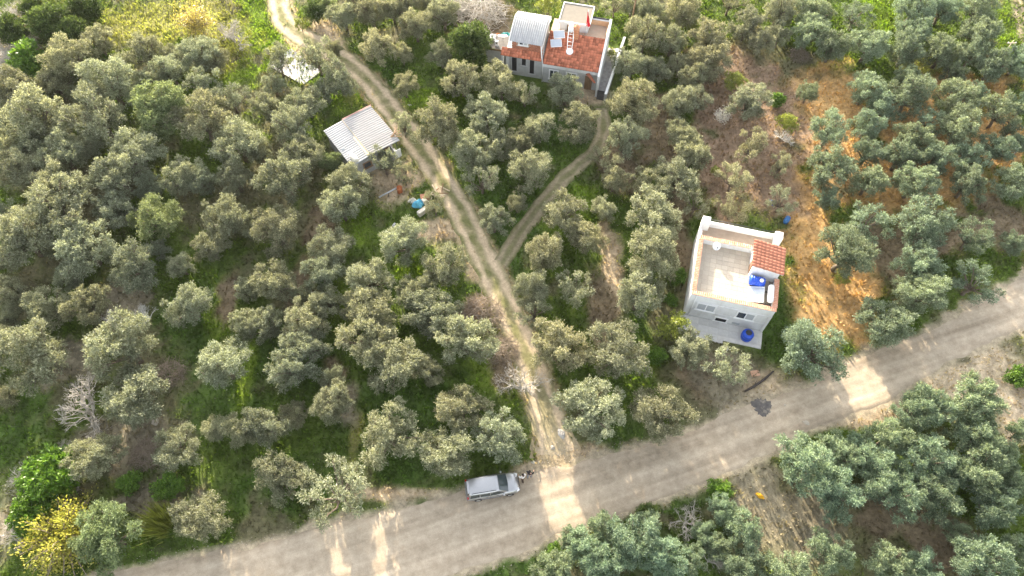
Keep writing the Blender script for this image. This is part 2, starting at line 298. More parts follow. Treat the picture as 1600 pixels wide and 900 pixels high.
(19.5,12.4,3.4,3.3,'b','E','small bluish olive tree, fourth from left, second row up, below the road'),
(19.3,9.3,3.5,3.3,'b','E','small bluish olive tree, ninth from left, first row up, below the road'),
(35.9,22.0,2.9,2.9,'b','E','small bluish olive tree, third from left, fifth row up, below the road'),
(31.2,19.4,2.8,2.9,'b','E','small bluish olive tree, first from left, fifth row up, below the road'),
(34.4,16.5,3.1,3.1,'b','E','small bluish olive tree, fourth from left, third row up, below the road'),
(38.8,17.1,3.3,3.2,'b','E','small bluish olive tree, fifth from left, fourth row up, below the road'),
(43.5,18.8,3.2,3.1,'b','E','small bluish olive tree, seventh from left, fourth row up, below the road'),
(37.7,12.1,2.1,2.3,'b','E','small bluish olive tree, fifth from left, second row up, below the road'),
(25.5,17.3,5.0,4.5,'b','E','bluish olive tree at the near road edge beside the tilled plot'),
(28.9,18.6,3.8,3.5,'b','E','mid-sized bluish olive tree, second from left, fourth row up, below the road'),
(27.7,15.1,4.4,4.0,'b','E','mid-sized bluish olive tree, second from left, third row up, below the road'),
(37.8,23.0,4.5,4.1,'b','E','mid-sized bluish olive tree, first from left, sixth row up, below the road'),
(42.2,23.4,4.9,4.4,'b','E','mid-sized bluish olive tree, second from left, sixth row up, below the road'),
(33.7,20.3,3.8,3.6,'b','E','mid-sized bluish olive tree, second from left, fifth row up, below the road'),
(36.5,18.3,4.5,4.1,'b','E','mid-sized bluish olive tree, fourth from left, fourth row up, below the road'),
(31.7,17.2,4.1,3.8,'b','E','mid-sized bluish olive tree, third from left, fourth row up, below the road'),
(32.6,15.0,4.2,3.9,'b','E','mid-sized bluish olive tree, third from left, third row up, below the road'),
(36.5,14.8,4.0,3.7,'b','E','mid-sized bluish olive tree, fifth from left, third row up, below the road'),
(41.1,19.8,4.6,4.1,'b','E','mid-sized bluish olive tree, fourth from left, fifth row up, below the road'),
(40.6,17.0,4.3,3.9,'b','E','mid-sized bluish olive tree, sixth from left, fourth row up, below the road'),
(41.0,14.1,4.0,3.7,'b','E','mid-sized bluish olive tree, sixth from left, third row up, below the road'),
(26.1,10.6,3.5,3.4,'b','E','small bluish olive tree, eleventh from left, first row up, below the road'),
(22.4,9.0,3.5,3.3,'b','E','small bluish olive tree, tenth from left, first row up, below the road'),
(30.8,9.5,3.5,3.3,'b','E','small bluish olive tree, twelfth from left, first row up, below the road'),
(33.8,9.3,3.0,2.9,'b','E','small bluish olive tree, thirteenth from left, first row up, below the road'),
(38.6,9.8,4.4,4.0,'b','E','mid-sized bluish olive tree, fourteenth from left, first row up, below the road'),
(42.2,10.4,2.8,2.8,'b','E','small bluish olive tree, fifteenth from left, first row up, below the road'),
(43.9,16.2,2.8,2.8,'b','E','small bluish olive tree, seventh from left, third row up, below the road'),
(46.2,20.9,2.5,2.6,'b','E','small bluish olive tree, fifth from left, fifth row up, below the road'),
]
ROAD_N=[(-45.29,6.06),(-39.56,7.82),(-34.30,9.07),(-28.30,10.66),(-25.65,11.08),(-22.04,11.50),(-16.75,13.10),(-12.00,14.19),(-7.96,15.30),(-4.18,16.31),(1.91,17.87),(7.91,19.28),(14.67,20.97),(16.56,21.90),(20.13,23.34),(22.34,24.30),(28.88,26.45),(31.52,28.27),(34.96,29.50),(39.67,31.19),(44.74,33.72),(51.14,37.18),(53.82,38.50),(60.64,42.12)]
ROAD_S=[(-12.63,5.96),(-9.08,7.67),(-5.02,8.92),(0.00,10.19),(2.20,11.13),(7.44,13.26),(12.05,14.74),(17.22,16.60),(21.33,18.16),(26.22,20.55),(29.54,22.15),(32.53,22.90),(36.01,24.17),(38.91,26.25),(44.04,28.81),(51.52,32.12),(59.46,35.81)]
TRACK=[(4.19,18.28),(3.70,21.65),(2.59,25.92),(1.14,29.99),(-0.26,33.94),(-2.15,38.35),(-4.02,42.95),(-5.99,47.49),(-8.03,51.29),(-10.90,56.05),(-13.47,60.06),(-15.70,63.42),(-18.46,67.35),(-21.22,70.31),(-24.58,72.88),(-28.01,75.29),(-30.25,77.76),(-31.51,80.82),(-31.83,85.45)]
PATH=[(-1.49,39.29),(-0.34,41.55),(0.84,43.79),(3.43,47.85),(6.46,52.03),(9.73,55.27),(11.06,58.54),(10.94,62.67)]
PATH2=[(68.70,83.44),(67.92,79.53),(67.17,75.53),(66.52,71.00)]
PATCHES=[
(-32.1,31.8,3.9,4.4,'G'),
(-23.9,29.0,3.1,4.3,'G'),
(-11.0,24.9,3.7,3.3,'G'),
(-28.5,23.7,3.6,3.3,'G'),
(-2.2,9.3,3.2,0.8,'G'),
(4.4,11.5,3.3,0.7,'G'),
(10.1,13.2,3.4,0.8,'G'),
(14.7,14.7,2.8,0.8,'G'),
(18.9,16.1,2.3,0.9,'G'),
(1.6,9.9,4.9,1.0,'G'),
(11.0,11.0,6.6,2.1,'G'),
(37.0,9.9,4.4,1.6,'G'),
(-20.2,29.0,2.5,4.3,'G'),
(-15.7,34.7,2.6,3.0,'L'),
(2.1,45.9,1.4,3.5,'G'),
(13.1,34.7,1.3,4.6,'G'),
(-45.1,78.0,9.4,3.8,'Y'),
(-48.6,75.2,5.9,3.1,'Y'),
(-40.3,79.5,5.1,3.2,'Y'),
(-33.8,77.0,3.4,7.8,'L'),
(-34.3,68.1,2.3,2.9,'L'),
(-30.8,74.0,3.2,4.9,'L'),
(-37.3,73.4,4.1,4.9,'Y'),
(-60.4,70.4,4.1,2.9,'L'),
(-20.0,63.4,2.2,2.6,'L'),
(-11.4,63.2,4.7,3.0,'L'),
(-16.0,66.5,3.2,3.4,'G'),
(-19.7,45.1,2.0,2.6,'L'),
(-16.9,45.5,1.4,3.5,'L'),
(-29.3,33.9,1.6,4.6,'L'),
(-25.8,28.3,0.9,4.2,'L'),
(-10.8,38.9,1.7,1.2,'L'),
(7.5,48.6,2.0,2.5,'L'),
(5.6,45.5,2.1,1.7,'L'),
(50.3,80.2,3.4,3.9,'L'),
(64.7,75.8,2.5,7.7,'L'),
(38.5,68.9,1.8,1.1,'Y'),
(41.4,69.3,2.0,1.1,'Y'),
(50.9,68.5,2.4,1.1,'Y'),
(-45.6,20.5,3.0,2.5,'G'),
(-45.7,23.7,2.4,2.6,'G'),
(-14.5,20.5,0.8,2.8,'Y'),
(-8.4,23.0,2.4,2.6,'G'),
(-9.3,18.2,3.5,2.4,'G'),
(-20.1,16.4,4.6,2.3,'G'),
(3.2,29.6,1.9,2.1,'G'),
(-1.9,28.3,2.5,2.8,'L'),
(9.5,20.5,2.7,2.5,'G'),
(13.5,29.0,1.1,2.1,'L'),
(0.0,39.3,1.4,3.2,'G'),
(-1.4,46.8,2.1,5.4,'G'),
(6.1,58.0,4.6,3.1,'G'),
(5.4,61.1,6.2,2.1,'G'),
(53.6,69.3,3.2,2.3,'Y'),
(38.7,64.3,5.9,5.0,'O'),
(37.6,56.0,4.1,7.7,'O'),
(32.3,46.8,2.8,8.3,'O'),
(32.0,38.5,3.4,6.1,'O'),
(33.3,33.9,4.2,3.4,'O'),
(47.7,60.1,4.6,4.8,'O'),
(43.6,50.4,4.4,5.7,'O'),
(55.6,65.4,7.1,2.4,'O'),
(57.1,58.0,3.8,4.1,'O'),
(40.3,40.9,3.1,5.0,'B'),
(50.2,53.2,4.4,5.9,'O'),
(53.4,45.1,4.2,3.5,'B'),
(45.2,43.4,4.2,3.4,'B'),
(36.1,37.7,2.7,3.2,'O'),
(28.7,61.1,6.6,10.5,'R'),
(24.1,51.3,3.3,8.8,'R'),
(28.3,50.4,4.4,5.7,'R'),
(18.5,46.8,1.3,10.2,'B'),
(17.5,58.5,3.1,6.3,'B'),
(10.5,39.7,1.1,5.8,'T'),
(9.1,33.9,1.4,4.6,'B'),
(12.6,54.1,3.0,4.4,'B'),
(8.9,35.4,1.2,4.3,'B'),
(-29.2,36.6,1.2,3.1,'B'),
(-22.0,37.0,1.2,3.9,'B'),
(-20.6,44.2,1.7,3.5,'B'),
(-13.1,50.8,2.9,3.0,'T'),
(-7.7,44.2,3.1,1.7,'T'),
(-3.7,40.1,1.0,3.3,'T'),
(24.8,13.1,4.2,3.9,'H'),
(32.7,14.2,3.4,2.8,'B'),
(21.9,15.3,2.6,3.5,'H'),
(47.9,27.3,3.7,4.1,'P'),
(43.2,26.3,3.7,2.7,'P'),
(47.6,23.0,2.4,2.6,'P'),
(18.3,26.9,3.7,3.1,'B'),
(21.6,26.3,3.7,3.0,'H'),
(25.6,26.3,2.5,1.7,'T'),
(5.6,19.5,2.8,1.3,'T'),
(2.9,17.9,2.6,0.7,'T'),
(-9.7,15.7,5.1,0.7,'T'),
(-4.2,33.9,1.6,2.2,'R'),
(-0.6,28.3,1.3,2.8,'B'),
(26.3,38.9,2.0,10.1,'G'),
(36.9,11.5,3.3,2.7,'B'),
(-35.5,20.5,4.7,3.1,'H'),
(-31.3,15.3,3.4,2.3,'H'),
(-43.5,29.0,3.8,2.8,'H'),
(-40.2,35.4,3.3,2.3,'H'),
(-17.4,26.9,1.2,1.7,'B'),
(-15.8,23.7,1.2,2.6,'H'),
(35.1,23.7,3.6,1.2,'T'),
(31.9,22.7,3.6,0.9,'T'),
(-3.4,77.0,4.2,5.1,'B'),
(-65.1,74.6,4.2,7.6,'H'),
(-25.0,74.0,3.3,3.7,'T'),
(-44.5,12.6,1.7,3.3,'H'),
(8.0,66.5,3.2,4.5,'H'),
(9.5,64.3,2.4,2.7,'T'),
]
OTHERS=[
('bare_tree','bare',-39.6,23.4,6.6,5.3,'grey leafless tree with a wide spray of bare branches, left grove'),
('bare_tree','bare',-43.3,16.7,3.5,2.8,'pale leafless shrub left of the bright green citrus trees'),
('bare_tree','bare',-41.2,19.6,2.0,1.6,'small pale leafless shrub just behind the citrus trees'),
('bare_tree','bare',-38.8,16.7,1.7,1.4,'leafless twigs between the citrus trees and the olive tree'),
('bare_tree','bare',-40.0,32.6,2.8,2.2,'white bare branches poking up behind an olive tree, left one'),
('bare_tree','bare',-36.8,33.3,2.6,2.0,'white bare branches poking up behind an olive tree, right one'),
('bare_tree','bare',-42.8,12.3,3.3,2.6,'pale leafless shrub at the left picture edge beside the yellow tree'),
('bare_tree','bare',15.2,13.3,3.2,2.6,'leafless shrub with pale radiating branches just below the road'),
('bare_tree','bare',16.8,10.1,2.4,1.9,'dead grey branches near the bottom edge below the road'),
('bare_tree','bare',-35.8,73.8,5.5,4.4,'leafless tree standing alone in the upper left meadow'),
('bare_tree','bare',-64.7,76.0,5.9,4.7,'grey dead tree in the top left corner'),
('bare_tree','bare',-62.4,71.3,4.9,3.9,'fallen grey dead branches under the top left corner tree'),
('bare_tree','bare',32.0,56.9,2.5,2.0,'white-barked stubby pruned tree beside the orange soil'),
('brush_pile','brush',-3.2,33.6,4.6,1.9,'reddish-brown heap of cut branches, uppermost of three by the track'),
('brush_pile','brush',-1.1,29.6,3.5,1.5,'reddish-brown heap of cut branches, middle of three by the track'),
('brush_pile','bare',0.9,25.9,5.1,4.1,'sprawling heap of bare cut branches, lowest of three by the track'),  # heap drawn with bare-tree mesh, height added to dapple sunlight at track mouth
('brush_pile','brush',-33.2,27.2,3.1,1.3,'brown dry thicket among the olive trees of the left grove'),
('brush_pile','brush',-33.2,19.3,3.2,1.4,'brown bare thicket right of the citrus trees'),
('brush_pile','brush',-4.0,78.8,6.8,2.8,'large grey-brown thicket left of the red-roofed house'),
('brush_pile','brush',36.7,71.1,2.7,1.2,'brown leafless bush above the orange soil'),
('citrus_tree','citrus',-40.4,16.6,5.2,3.9,'round bright green citrus tree, the larger and upper of two'),
('citrus_tree','citrus',-40.7,13.8,4.2,3.2,'round bright green citrus tree, the smaller and lower of two'),
('yellow_tree','yellow',-37.7,11.8,9.0,7.2,'sprawling yellow-leaved tree in the lower left corner'),
('golden_tree','golden',-40.5,74.5,5.2,5.7,'thin golden-leaved tree in the upper left meadow'),
('green_bush','bush',-59.6,68.1,5.4,3.8,'bright green bush at the left edge below the dead branches'),
('green_bush','dark',-58.1,74.0,6.3,5.0,'dark green shrub between the dead branches and the meadow'),
('green_bush','dark',-54.9,77.2,4.7,3.8,'dark green shrub at the top edge beside the meadow'),
('green_bush','dark',-62.4,78.1,4.2,3.4,'dark green shrub behind the top left dead tree'),
('green_bush','bush',14.1,28.8,2.2,1.6,'bright green bush beside the bare brown strip, right of the track'),
('green_bush','bush',17.2,37.9,2.0,1.4,'bright green bush near the left wall of the white house'),
('green_bush','bush',16.2,35.1,1.7,1.2,'small green bush below the bush by the white house wall'),
('green_bush','lime',27.0,64.9,3.4,2.9,'yellow-green round bush at the top of the brown plot'),
('green_bush','lime',23.2,75.2,2.7,2.3,'yellow-green small tree among the olives near the top edge'),
('green_bush','lime',23.1,52.0,1.4,1.2,'small yellow-green bush on the brown plot'),
('green_bush','lime',22.2,47.6,1.1,1.0,'tiny yellow-green bush behind the white house left corner'),
('green_bush','lime',15.8,31.3,3.9,3.3,'loose yellow-green bush at the white house front left corner'),
('green_bush','dark',-4.9,70.0,6.2,4.9,'tall dark green shrub left of the brick annex'),
('green_bush','dark',-25.8,77.9,3.4,2.7,'dark green shrub at the bend of the track, top'),
('green_bush','bush',32.2,62.7,2.2,1.5,'green shrub at the left edge of the orange soil'),
('green_bush','lime',32.2,58.3,3.0,2.6,'yellow-green weedy bush behind the white-barked tree'),
('green_bush','lime',4.7,78.8,3.7,3.2,'yellow-green bush behind the annex metal roof'),
('green_bush','lime',33.9,37.4,2.0,1.7,'yellow-green weeds at the foot of the lone olive tree'),
('green_bush','bush',-33.8,16.5,2.3,1.6,'leafy green bush between two olive trees, lower left'),
('green_bush','bush',-30.3,16.1,2.8,2.0,'low leafy green bush under an olive tree, lower left'),
('green_bush','lime',12.6,70.7,1.6,1.4,'yellow-green bush between the red-roofed house and its boundary wall'),
('green_bush','bush',48.4,26.6,2.4,1.7,'dark green bush at the right picture edge below the road'),
('blossom_tree','blossom',25.1,59.9,2.3,2.5,'small white-blossomed tree on the brown plot'),
('brush_pile','brush',-8.5,79.7,5.1,2.1,'grey thicket at the top edge left of the red-roofed house'),
('brush_pile','brush',-63.1,70.1,4.8,2.0,'grey bramble thicket at the left edge under the dead branches'),
('green_bush','dark',-63.3,73.2,4.9,4.0,'dark green shrub among the dead branches, top left'),
('green_bush','dark',-55.5,72.3,4.9,3.9,'dark green shrub nearest the upper left meadow'),
('green_bush','lime',-60.2,79.0,3.9,3.3,'yellow-green bush at the top edge, left of the meadow'),
('green_bush','lime',-29.8,69.7,2.7,2.3,'yellow-green bush between the white slab and the meadow'),
('green_bush','lime',-27.5,75.9,2.2,1.8,'yellow-green bush inside the bend of the track'),
('green_bush','lime',-19.5,62.4,2.0,1.7,'yellow-green bush between the track and the shed roof'),
('green_bush','dark',-7.8,64.6,3.1,2.5,'low dark bush in the grass right of the track'),
('green_bush','bush',18.3,15.8,2.5,1.7,'low leafy weeds at the near road edge beside the tilled plot'),
('green_bush','bush',3.7,10.4,2.1,1.5,'low leafy bush at the near road edge, bottom centre'),
('green_bush','dark',11.6,13.8,2.2,1.8,'low dark bush at the near road edge left of the leafless shrub'),
('green_bush','lime',7.7,12.1,1.9,1.6,'yellow-green weeds at the near road edge, bottom centre'),
('reed_clump','reed',-30.2,13.1,2.5,2.5,'leaning clump of tall yellow-green reeds near the road'),
]

# ------------------------------------------------------------------ helpers
def tag(o, label=None, cat=None, group=None, kind=None):
    if label: o['label'] = label
    if cat: o['category'] = cat
    if group: o['group'] = group
    if kind: o['kind'] = kind
    return o
def link(o, parent=None):
    COL.objects.link(o)
    if parent is not None: o.parent = parent
    return o
def empty(name, loc=(0, 0, 0), rz=0.0):
    e = bpy.data.objects.new(name, None); e.location = loc; e.rotation_euler = (0, 0, rz); e.empty_display_size = .3
    return link(e)
def thing(name, label, cat, loc=(0, 0, 0), rz=0.0, group=None):
    return tag(empty(name, loc, rz), label, cat, group)

class MB:
    def __init__(s): s.v = []; s.f = []; s.sm = []
    def add(s, vs, fs, smooth=False):
        b = len(s.v); s.v += [tuple(p) for p in vs]; s.f += [tuple(b + i for i in f) for f in fs]; s.sm += [smooth] * len(fs); return s
    def box(s, c, d, rz=0.0, rx=0.0, ry=0.0, top=None):
        hx, hy, hz = d[0] / 2, d[1] / 2, d[2] / 2; t = top or (1, 1)
        P = [(-hx, -hy, -hz), (hx, -hy, -hz), (hx, hy, -hz), (-hx, hy, -hz), (-hx * t[0], -hy * t[1], hz), (hx * t[0], -hy * t[1], hz), (hx * t[0], hy * t[1], hz), (-hx * t[0], hy * t[1], hz)]
        M = Matrix.Translation(c) @ Matrix.Rotation(rz, 4, 'Z') @ Matrix.Rotation(ry, 4, 'Y') @ Matrix.Rotation(rx, 4, 'X')
        return s.add([M @ Vector(p) for p in P], [(3, 2, 1, 0), (4, 5, 6, 7), (0, 1, 5, 4), (1, 2, 6, 5), (2, 3, 7, 6), (3, 0, 4, 7)])
    def bx(s, x0, x1, y0, y1, z0, z1):
        return s.box(((x0 + x1) / 2, (y0 + y1) / 2, (z0 + z1) / 2), (x1 - x0, y1 - y0, z1 - z0))
    def tube(s, pts, rad, n=6, caps=True, smooth=True):
        pts = [Vector(p) for p in pts]
        if not hasattr(rad, '__len__'): rad = [rad] * len(pts)
        vs = []; fs = []
        for i, p in enumerate(pts):
            d = (pts[min(i + 1, len(pts) - 1)] - pts[max(i - 1, 0)])
            d = d.normalized() if d.length > 1e-9 else Vector((0, 0, 1))
            a = d.orthogonal().normalized() if i == 0 else (a - d * a.dot(d)).normalized()
            b = d.cross(a)
            for k in range(n):
                t = 2 * math.pi * k / n
                vs.append(p + (a * math.cos(t) + b * math.sin(t)) * rad[i])
        for i in range(len(pts) - 1):
            for k in range(n):
                fs.append((i * n + k, i * n + (k + 1) % n, (i + 1) * n + (k + 1) % n, (i + 1) * n + k))
        if caps and n > 2:
            fs.append(tuple(range(n - 1, -1, -1))); fs.append(tuple((len(pts) - 1) * n + k for k in range(n)))
        return s.add(vs, fs, smooth)
    def lathe(s, prof, n=20, c=(0, 0, 0), M=None):
        vs = []; fs = []
        for r, z in prof:
            for k in range(n):
                t = 2 * math.pi * k / n; vs.append(Vector((r * math.cos(t), r * math.sin(t), z)))
        for i in range(len(prof) - 1):
            for k in range(n): fs.append((i * n + k, i * n + (k + 1) % n, (i + 1) * n + (k + 1) % n, (i + 1) * n + k))
        fs.append(tuple(range(n - 1, -1, -1))); fs.append(tuple((len(prof) - 1) * n + k for k in range(n)))
        T = Matrix.Translation(c) @ (M or Matrix())
        return s.add([T @ v for v in vs], fs, True)
    def mesh(s, name, mat):
        m = bpy.data.meshes.new(name); m.from_pydata(s.v, [], s.f); m.polygons.foreach_set('use_smooth', s.sm)
        if mat: m.materials.append(mat)
        m.update(); return m
    def build(s, name, mat, parent=None, bevel=0.0):
        o = bpy.data.objects.new(name, s.mesh(name, mat)); link(o, parent)
        if bevel:
            b = o.modifiers.new('bevel', 'BEVEL'); b.width = bevel; b.segments = 2; b.limit_method = 'ANGLE'
        return o
def B(name, mat, parent, *boxes, bevel=0.0):
    m = MB()
    for b in boxes: m.bx(*b)
    return m.build(name, mat, parent, bevel)

# ---- procedural materials
def nodes(name):
    m = bpy.data.materials.new(name); m.use_nodes = True; t = m.node_tree
    return m, t, t.nodes['Principled BSDF'], t.nodes.new, t.links.new
def mk(name, col, rough=.8, var=.18, scale=3.0, bump=.15, metal=0.0, spec=.3, dark=None, dscale=.6, damt=.5, objvar=0.0, stretch=None):
    m, t, p, N, L = nodes(name)
    tc = N('ShaderNodeTexCoord'); src = tc.outputs['Object']
    if stretch:
        mp = N('ShaderNodeMapping'); mp.inputs['Scale'].default_value = stretch; L(src, mp.inputs[0]); src = mp.outputs[0]
    n1 = N('ShaderNodeTexNoise'); n1.inputs['Scale'].default_value = scale; n1.inputs['Detail'].default_value = 6; L(src, n1.inputs['Vector'])
    r = N('ShaderNodeMapRange'); r.inputs['From Min'].default_value = .25; r.inputs['From Max'].default_value = .75
    r.inputs['To Min'].default_value = 1 - var; r.inputs['To Max'].default_value = 1 + var; L(n1.outputs['Fac'], r.inputs['Value'])
    v = r.outputs[0]
    if objvar:
        oi = N('ShaderNodeObjectInfo'); r2 = N('ShaderNodeMapRange'); r2.inputs['To Min'].default_value = 1 - objvar; r2.inputs['To Max'].default_value = 1 + objvar * .6
        L(oi.outputs['Random'], r2.inputs['Value']); mm = N('ShaderNodeMath'); mm.operation = 'MULTIPLY'; L(v, mm.inputs[0]); L(r2.outputs[0], mm.inputs[1]); v = mm.outputs[0]
    base = N('ShaderNodeRGB'); base.outputs[0].default_value = (*col, 1); c = base.outputs[0]
    if dark:
        n2 = N('ShaderNodeTexNoise'); n2.inputs['Scale'].default_value = dscale; n2.inputs['Detail'].default_value = 8; n2.inputs['Roughness'].default_value = .65; L(src, n2.inputs['Vector'])
        r3 = N('ShaderNodeMapRange'); r3.inputs['From Min'].default_value = .5; r3.inputs['From Max'].default_value = .68; r3.inputs['To Max'].default_value = damt; L(n2.outputs['Fac'], r3.inputs['Value'])
        mx = N('ShaderNodeMix'); mx.data_type = 'RGBA'; L(r3.outputs[0], mx.inputs['Factor']); L(c, mx.inputs['A']); mx.inputs['B'].default_value = (*dark, 1); c = mx.outputs['Result']
    vm = N('ShaderNodeVectorMath'); vm.operation = 'SCALE'; L(c, vm.inputs[0]); L(v, vm.inputs['Scale']); L(vm.outputs[0], p.inputs['Base Color'])
    p.inputs['Roughness'].default_value = rough; p.inputs['Metallic'].default_value = metal; p.inputs['Specular IOR Level'].default_value = spec
    if bump:
        b = N('ShaderNodeBump'); b.inputs['Strength'].default_value = bump; b.inputs['Distance'].default_value = .03; L(n1.outputs['Fac'], b.inputs['Height']); L(b.outputs[0], p.inputs['Normal'])
    return m
def foliage(name, trans=.3, rough=.55, spec=.35):
    m, t, p, N, L = nodes(name)
    a = N('ShaderNodeAttribute'); a.attribute_name = 'col'; oi = N('ShaderNodeObjectInfo')
    mul = N('ShaderNodeVectorMath'); mul.operation = 'MULTIPLY'; L(a.outputs['Color'], mul.inputs[0]); L(oi.outputs['Color'], mul.inputs[1])
    L(mul.outputs[0], p.inputs['Base Color']); p.inputs['Roughness'].default_value = rough; p.inputs['Specular IOR Level'].default_value = spec
    tr = N('ShaderNodeBsdfTranslucent'); yl = N('ShaderNodeVectorMath'); yl.operation = 'MULTIPLY'; yl.inputs[1].default_value = (1.12, 1.08, .7)
    L(mul.outputs[0], yl.inputs[0]); L(yl.outputs[0], tr.inputs['Color'])
    mx = N('ShaderNodeMixShader'); mx.inputs[0].default_value = trans
    L(p.outputs[0], mx.inputs[1]); L(tr.outputs[0], mx.inputs[2]); L(mx.outputs[0], t.nodes['Material Output'].inputs['Surface'])
    return m
def vcol_mat(name, scale=2.0, var=.35, bump=.5, rough=.95):
    m, t, p, N, L = nodes(name)
    a = N('ShaderNodeAttribute'); a.attribute_name = 'col'; tc = N('ShaderNodeTexCoord')
    v = None
    for sc, am in ((scale, var), (scale * 7, var * .8), (scale * .25, var * .6)):
        n = N('ShaderNodeTexNoise'); n.inputs['Scale'].default_value = sc; n.inputs['Detail'].default_value = 7; n.inputs['Roughness'].default_value = .7
        L(tc.outputs['Object'], n.inputs['Vector'])
        r = N('ShaderNodeMapRange'); r.inputs['From Min'].default_value = .3; r.inputs['From Max'].default_value = .7; r.inputs['To Min'].default_value = 1 - am; r.inputs['To Max'].default_value = 1 + am
        L(n.outputs['Fac'], r.inputs['Value'])
        if v is None: v = r.outputs[0]; n0 = n
        else:
            mm = N('ShaderNodeMath'); mm.operation = 'MULTIPLY'; L(v, mm.inputs[0]); L(r.outputs[0], mm.inputs[1]); v = mm.outputs[0]
            if sc > scale: nf = n
    vm = N('ShaderNodeVectorMath'); vm.operation = 'SCALE'; L(a.outputs['Color'], vm.inputs[0]); L(v, vm.inputs['Scale']); L(vm.outputs[0], p.inputs['Base Color'])
    p.inputs['Roughness'].default_value = rough; p.inputs['Specular IOR Level'].default_value = .15
    b = N('ShaderNodeBump'); b.inputs['Strength'].default_value = bump; b.inputs['Distance'].default_value = .08; L(nf.outputs['Fac'], b.inputs['Height'])
    L(b.outputs[0], p.inputs['Normal'])
    return m

# ---- numpy value noise
_rng = np.random.default_rng(11); _NT = _rng.random((256, 256))
def vnoise(x, y, s, o=0):
    x = np.asarray(x, float) / s + 37.3 * o + 500; y = np.asarray(y, float) / s + 17.7 * o + 500
    xi = np.floor(x).astype(int); yi = np.floor(y).astype(int); fx = x - xi; fy = y - yi
    fx = fx * fx * (3 - 2 * fx); fy = fy * fy * (3 - 2 * fy)
    g = lambda a, b: _NT[a % 256, b % 256]
    return (g(xi, yi) * (1 - fx) + g(xi + 1, yi) * fx) * (1 - fy) + (g(xi, yi + 1) * (1 - fx) + g(xi + 1, yi + 1) * fx) * fy
def fbm(x, y, s, o=0, n=4):
    t = 0; a = 1; w = 0
    for i in range(n): t = t + a * vnoise(x, y, s / 2 ** i, o + i * 3); w += a; a *= .55
    return t / w
def poly_dist(x, y, P):
    d = np.full(np.shape(x), 1e9); u = np.zeros(np.shape(x)); acc = 0.0
    for (ax, ay), (bx, by) in zip(P, P[1:]):
        dx, dy = bx - ax, by - ay; l2 = dx * dx + dy * dy
        t = np.clip(((x - ax) * dx + (y - ay) * dy) / l2, 0, 1)
        q = np.hypot(x - ax - t * dx, y - ay - t * dy); m = q < d
        d = np.where(m, q, d); u = np.where(m, acc + t * math.sqrt(l2), u); acc += math.sqrt(l2)
    return d, u
# road in its own axes: s along, n across
RA = R(18.3); RE = np.array([math.cos(RA), math.sin(RA)]); RN = np.array([-math.sin(RA), math.cos(RA)])
def sn(P): P = np.array(P); return P @ RE, P @ RN
_ns, _nn = sn(ROAD_N); _ss, _sn = sn(ROAD_S)
def _ext(s, n):
    s = np.concatenate([[s[0] - 120], s, [s[-1] + 120]]); k0 = (n[3] - n[0]) / (s[4] - s[1]); k1 = (n[-1] - n[-4]) / (s[-2] - s[-5])
    return s, np.concatenate([[n[0] - 120 * k0], n, [n[-1] + 120 * k1]])
_ns, _nn = _ext(_ns, _nn); _ss, _sn = _ext(_ss, _sn)
def road_edges(s): return np.interp(s, _ns, _nn), np.interp(s, _ss, _sn)
def road_depth(x, y):               # >0 inside the road, metres from its edge
    s = x * RE[0] + y * RE[1]; n = x * RN[0] + y * RN[1]; a, b = road_edges(s)
    return np.minimum(a - n, n - b)
HOUSES = [(20.8, 37.4, 6.3), (7.0, 70.0, 7.5), (-17.2, 55.4, 4.6)]
FOOT = [(17.39, 33.89, -14.27, -.45, 8.15, -2.5, 9.3), (3.63, 66.24, -13.2, -8.0, 9.1, -1.0, 9.2), (-17.2, 55.4, 36, -3.2, 3.3, -3.3, 3.3)]
def in_footprint(x, y):
    r = np.zeros(np.shape(x), bool)
    for ox, oy, a, x0, x1, y0, y1 in FOOT:
        c, s = math.cos(R(a)), math.sin(R(a)); u = (x - ox) * c + (y - oy) * s; v = -(x - ox) * s + (y - oy) * c; r |= (u > x0) & (u < x1) & (v > y0) & (v < y1)
    return r
def flat_mask(x, y):
    r = np.clip(-road_depth(x, y) / 1.2, 0, 1); d, _ = poly_dist(x, y, TRACK); r = np.minimum(r, np.clip((d - 1.4) / 1.5, 0, 1))
    for hx, hy, hr in HOUSES: r = np.minimum(r, np.clip((np.hypot(x - hx, y - hy) - hr) / 3, 0, 1))
    return r
def gh(x, y):
    x = np.asarray(x, float); y = np.asarray(y, float)
    return flat_mask(x, y) * ((fbm(x, y, 9, 1) - .42) * .55 + (vnoise(x, y, .9, 5) - .5) * .10)
def ghz(x, y): return float(gh(np.array([x]), np.array([y]))[0])

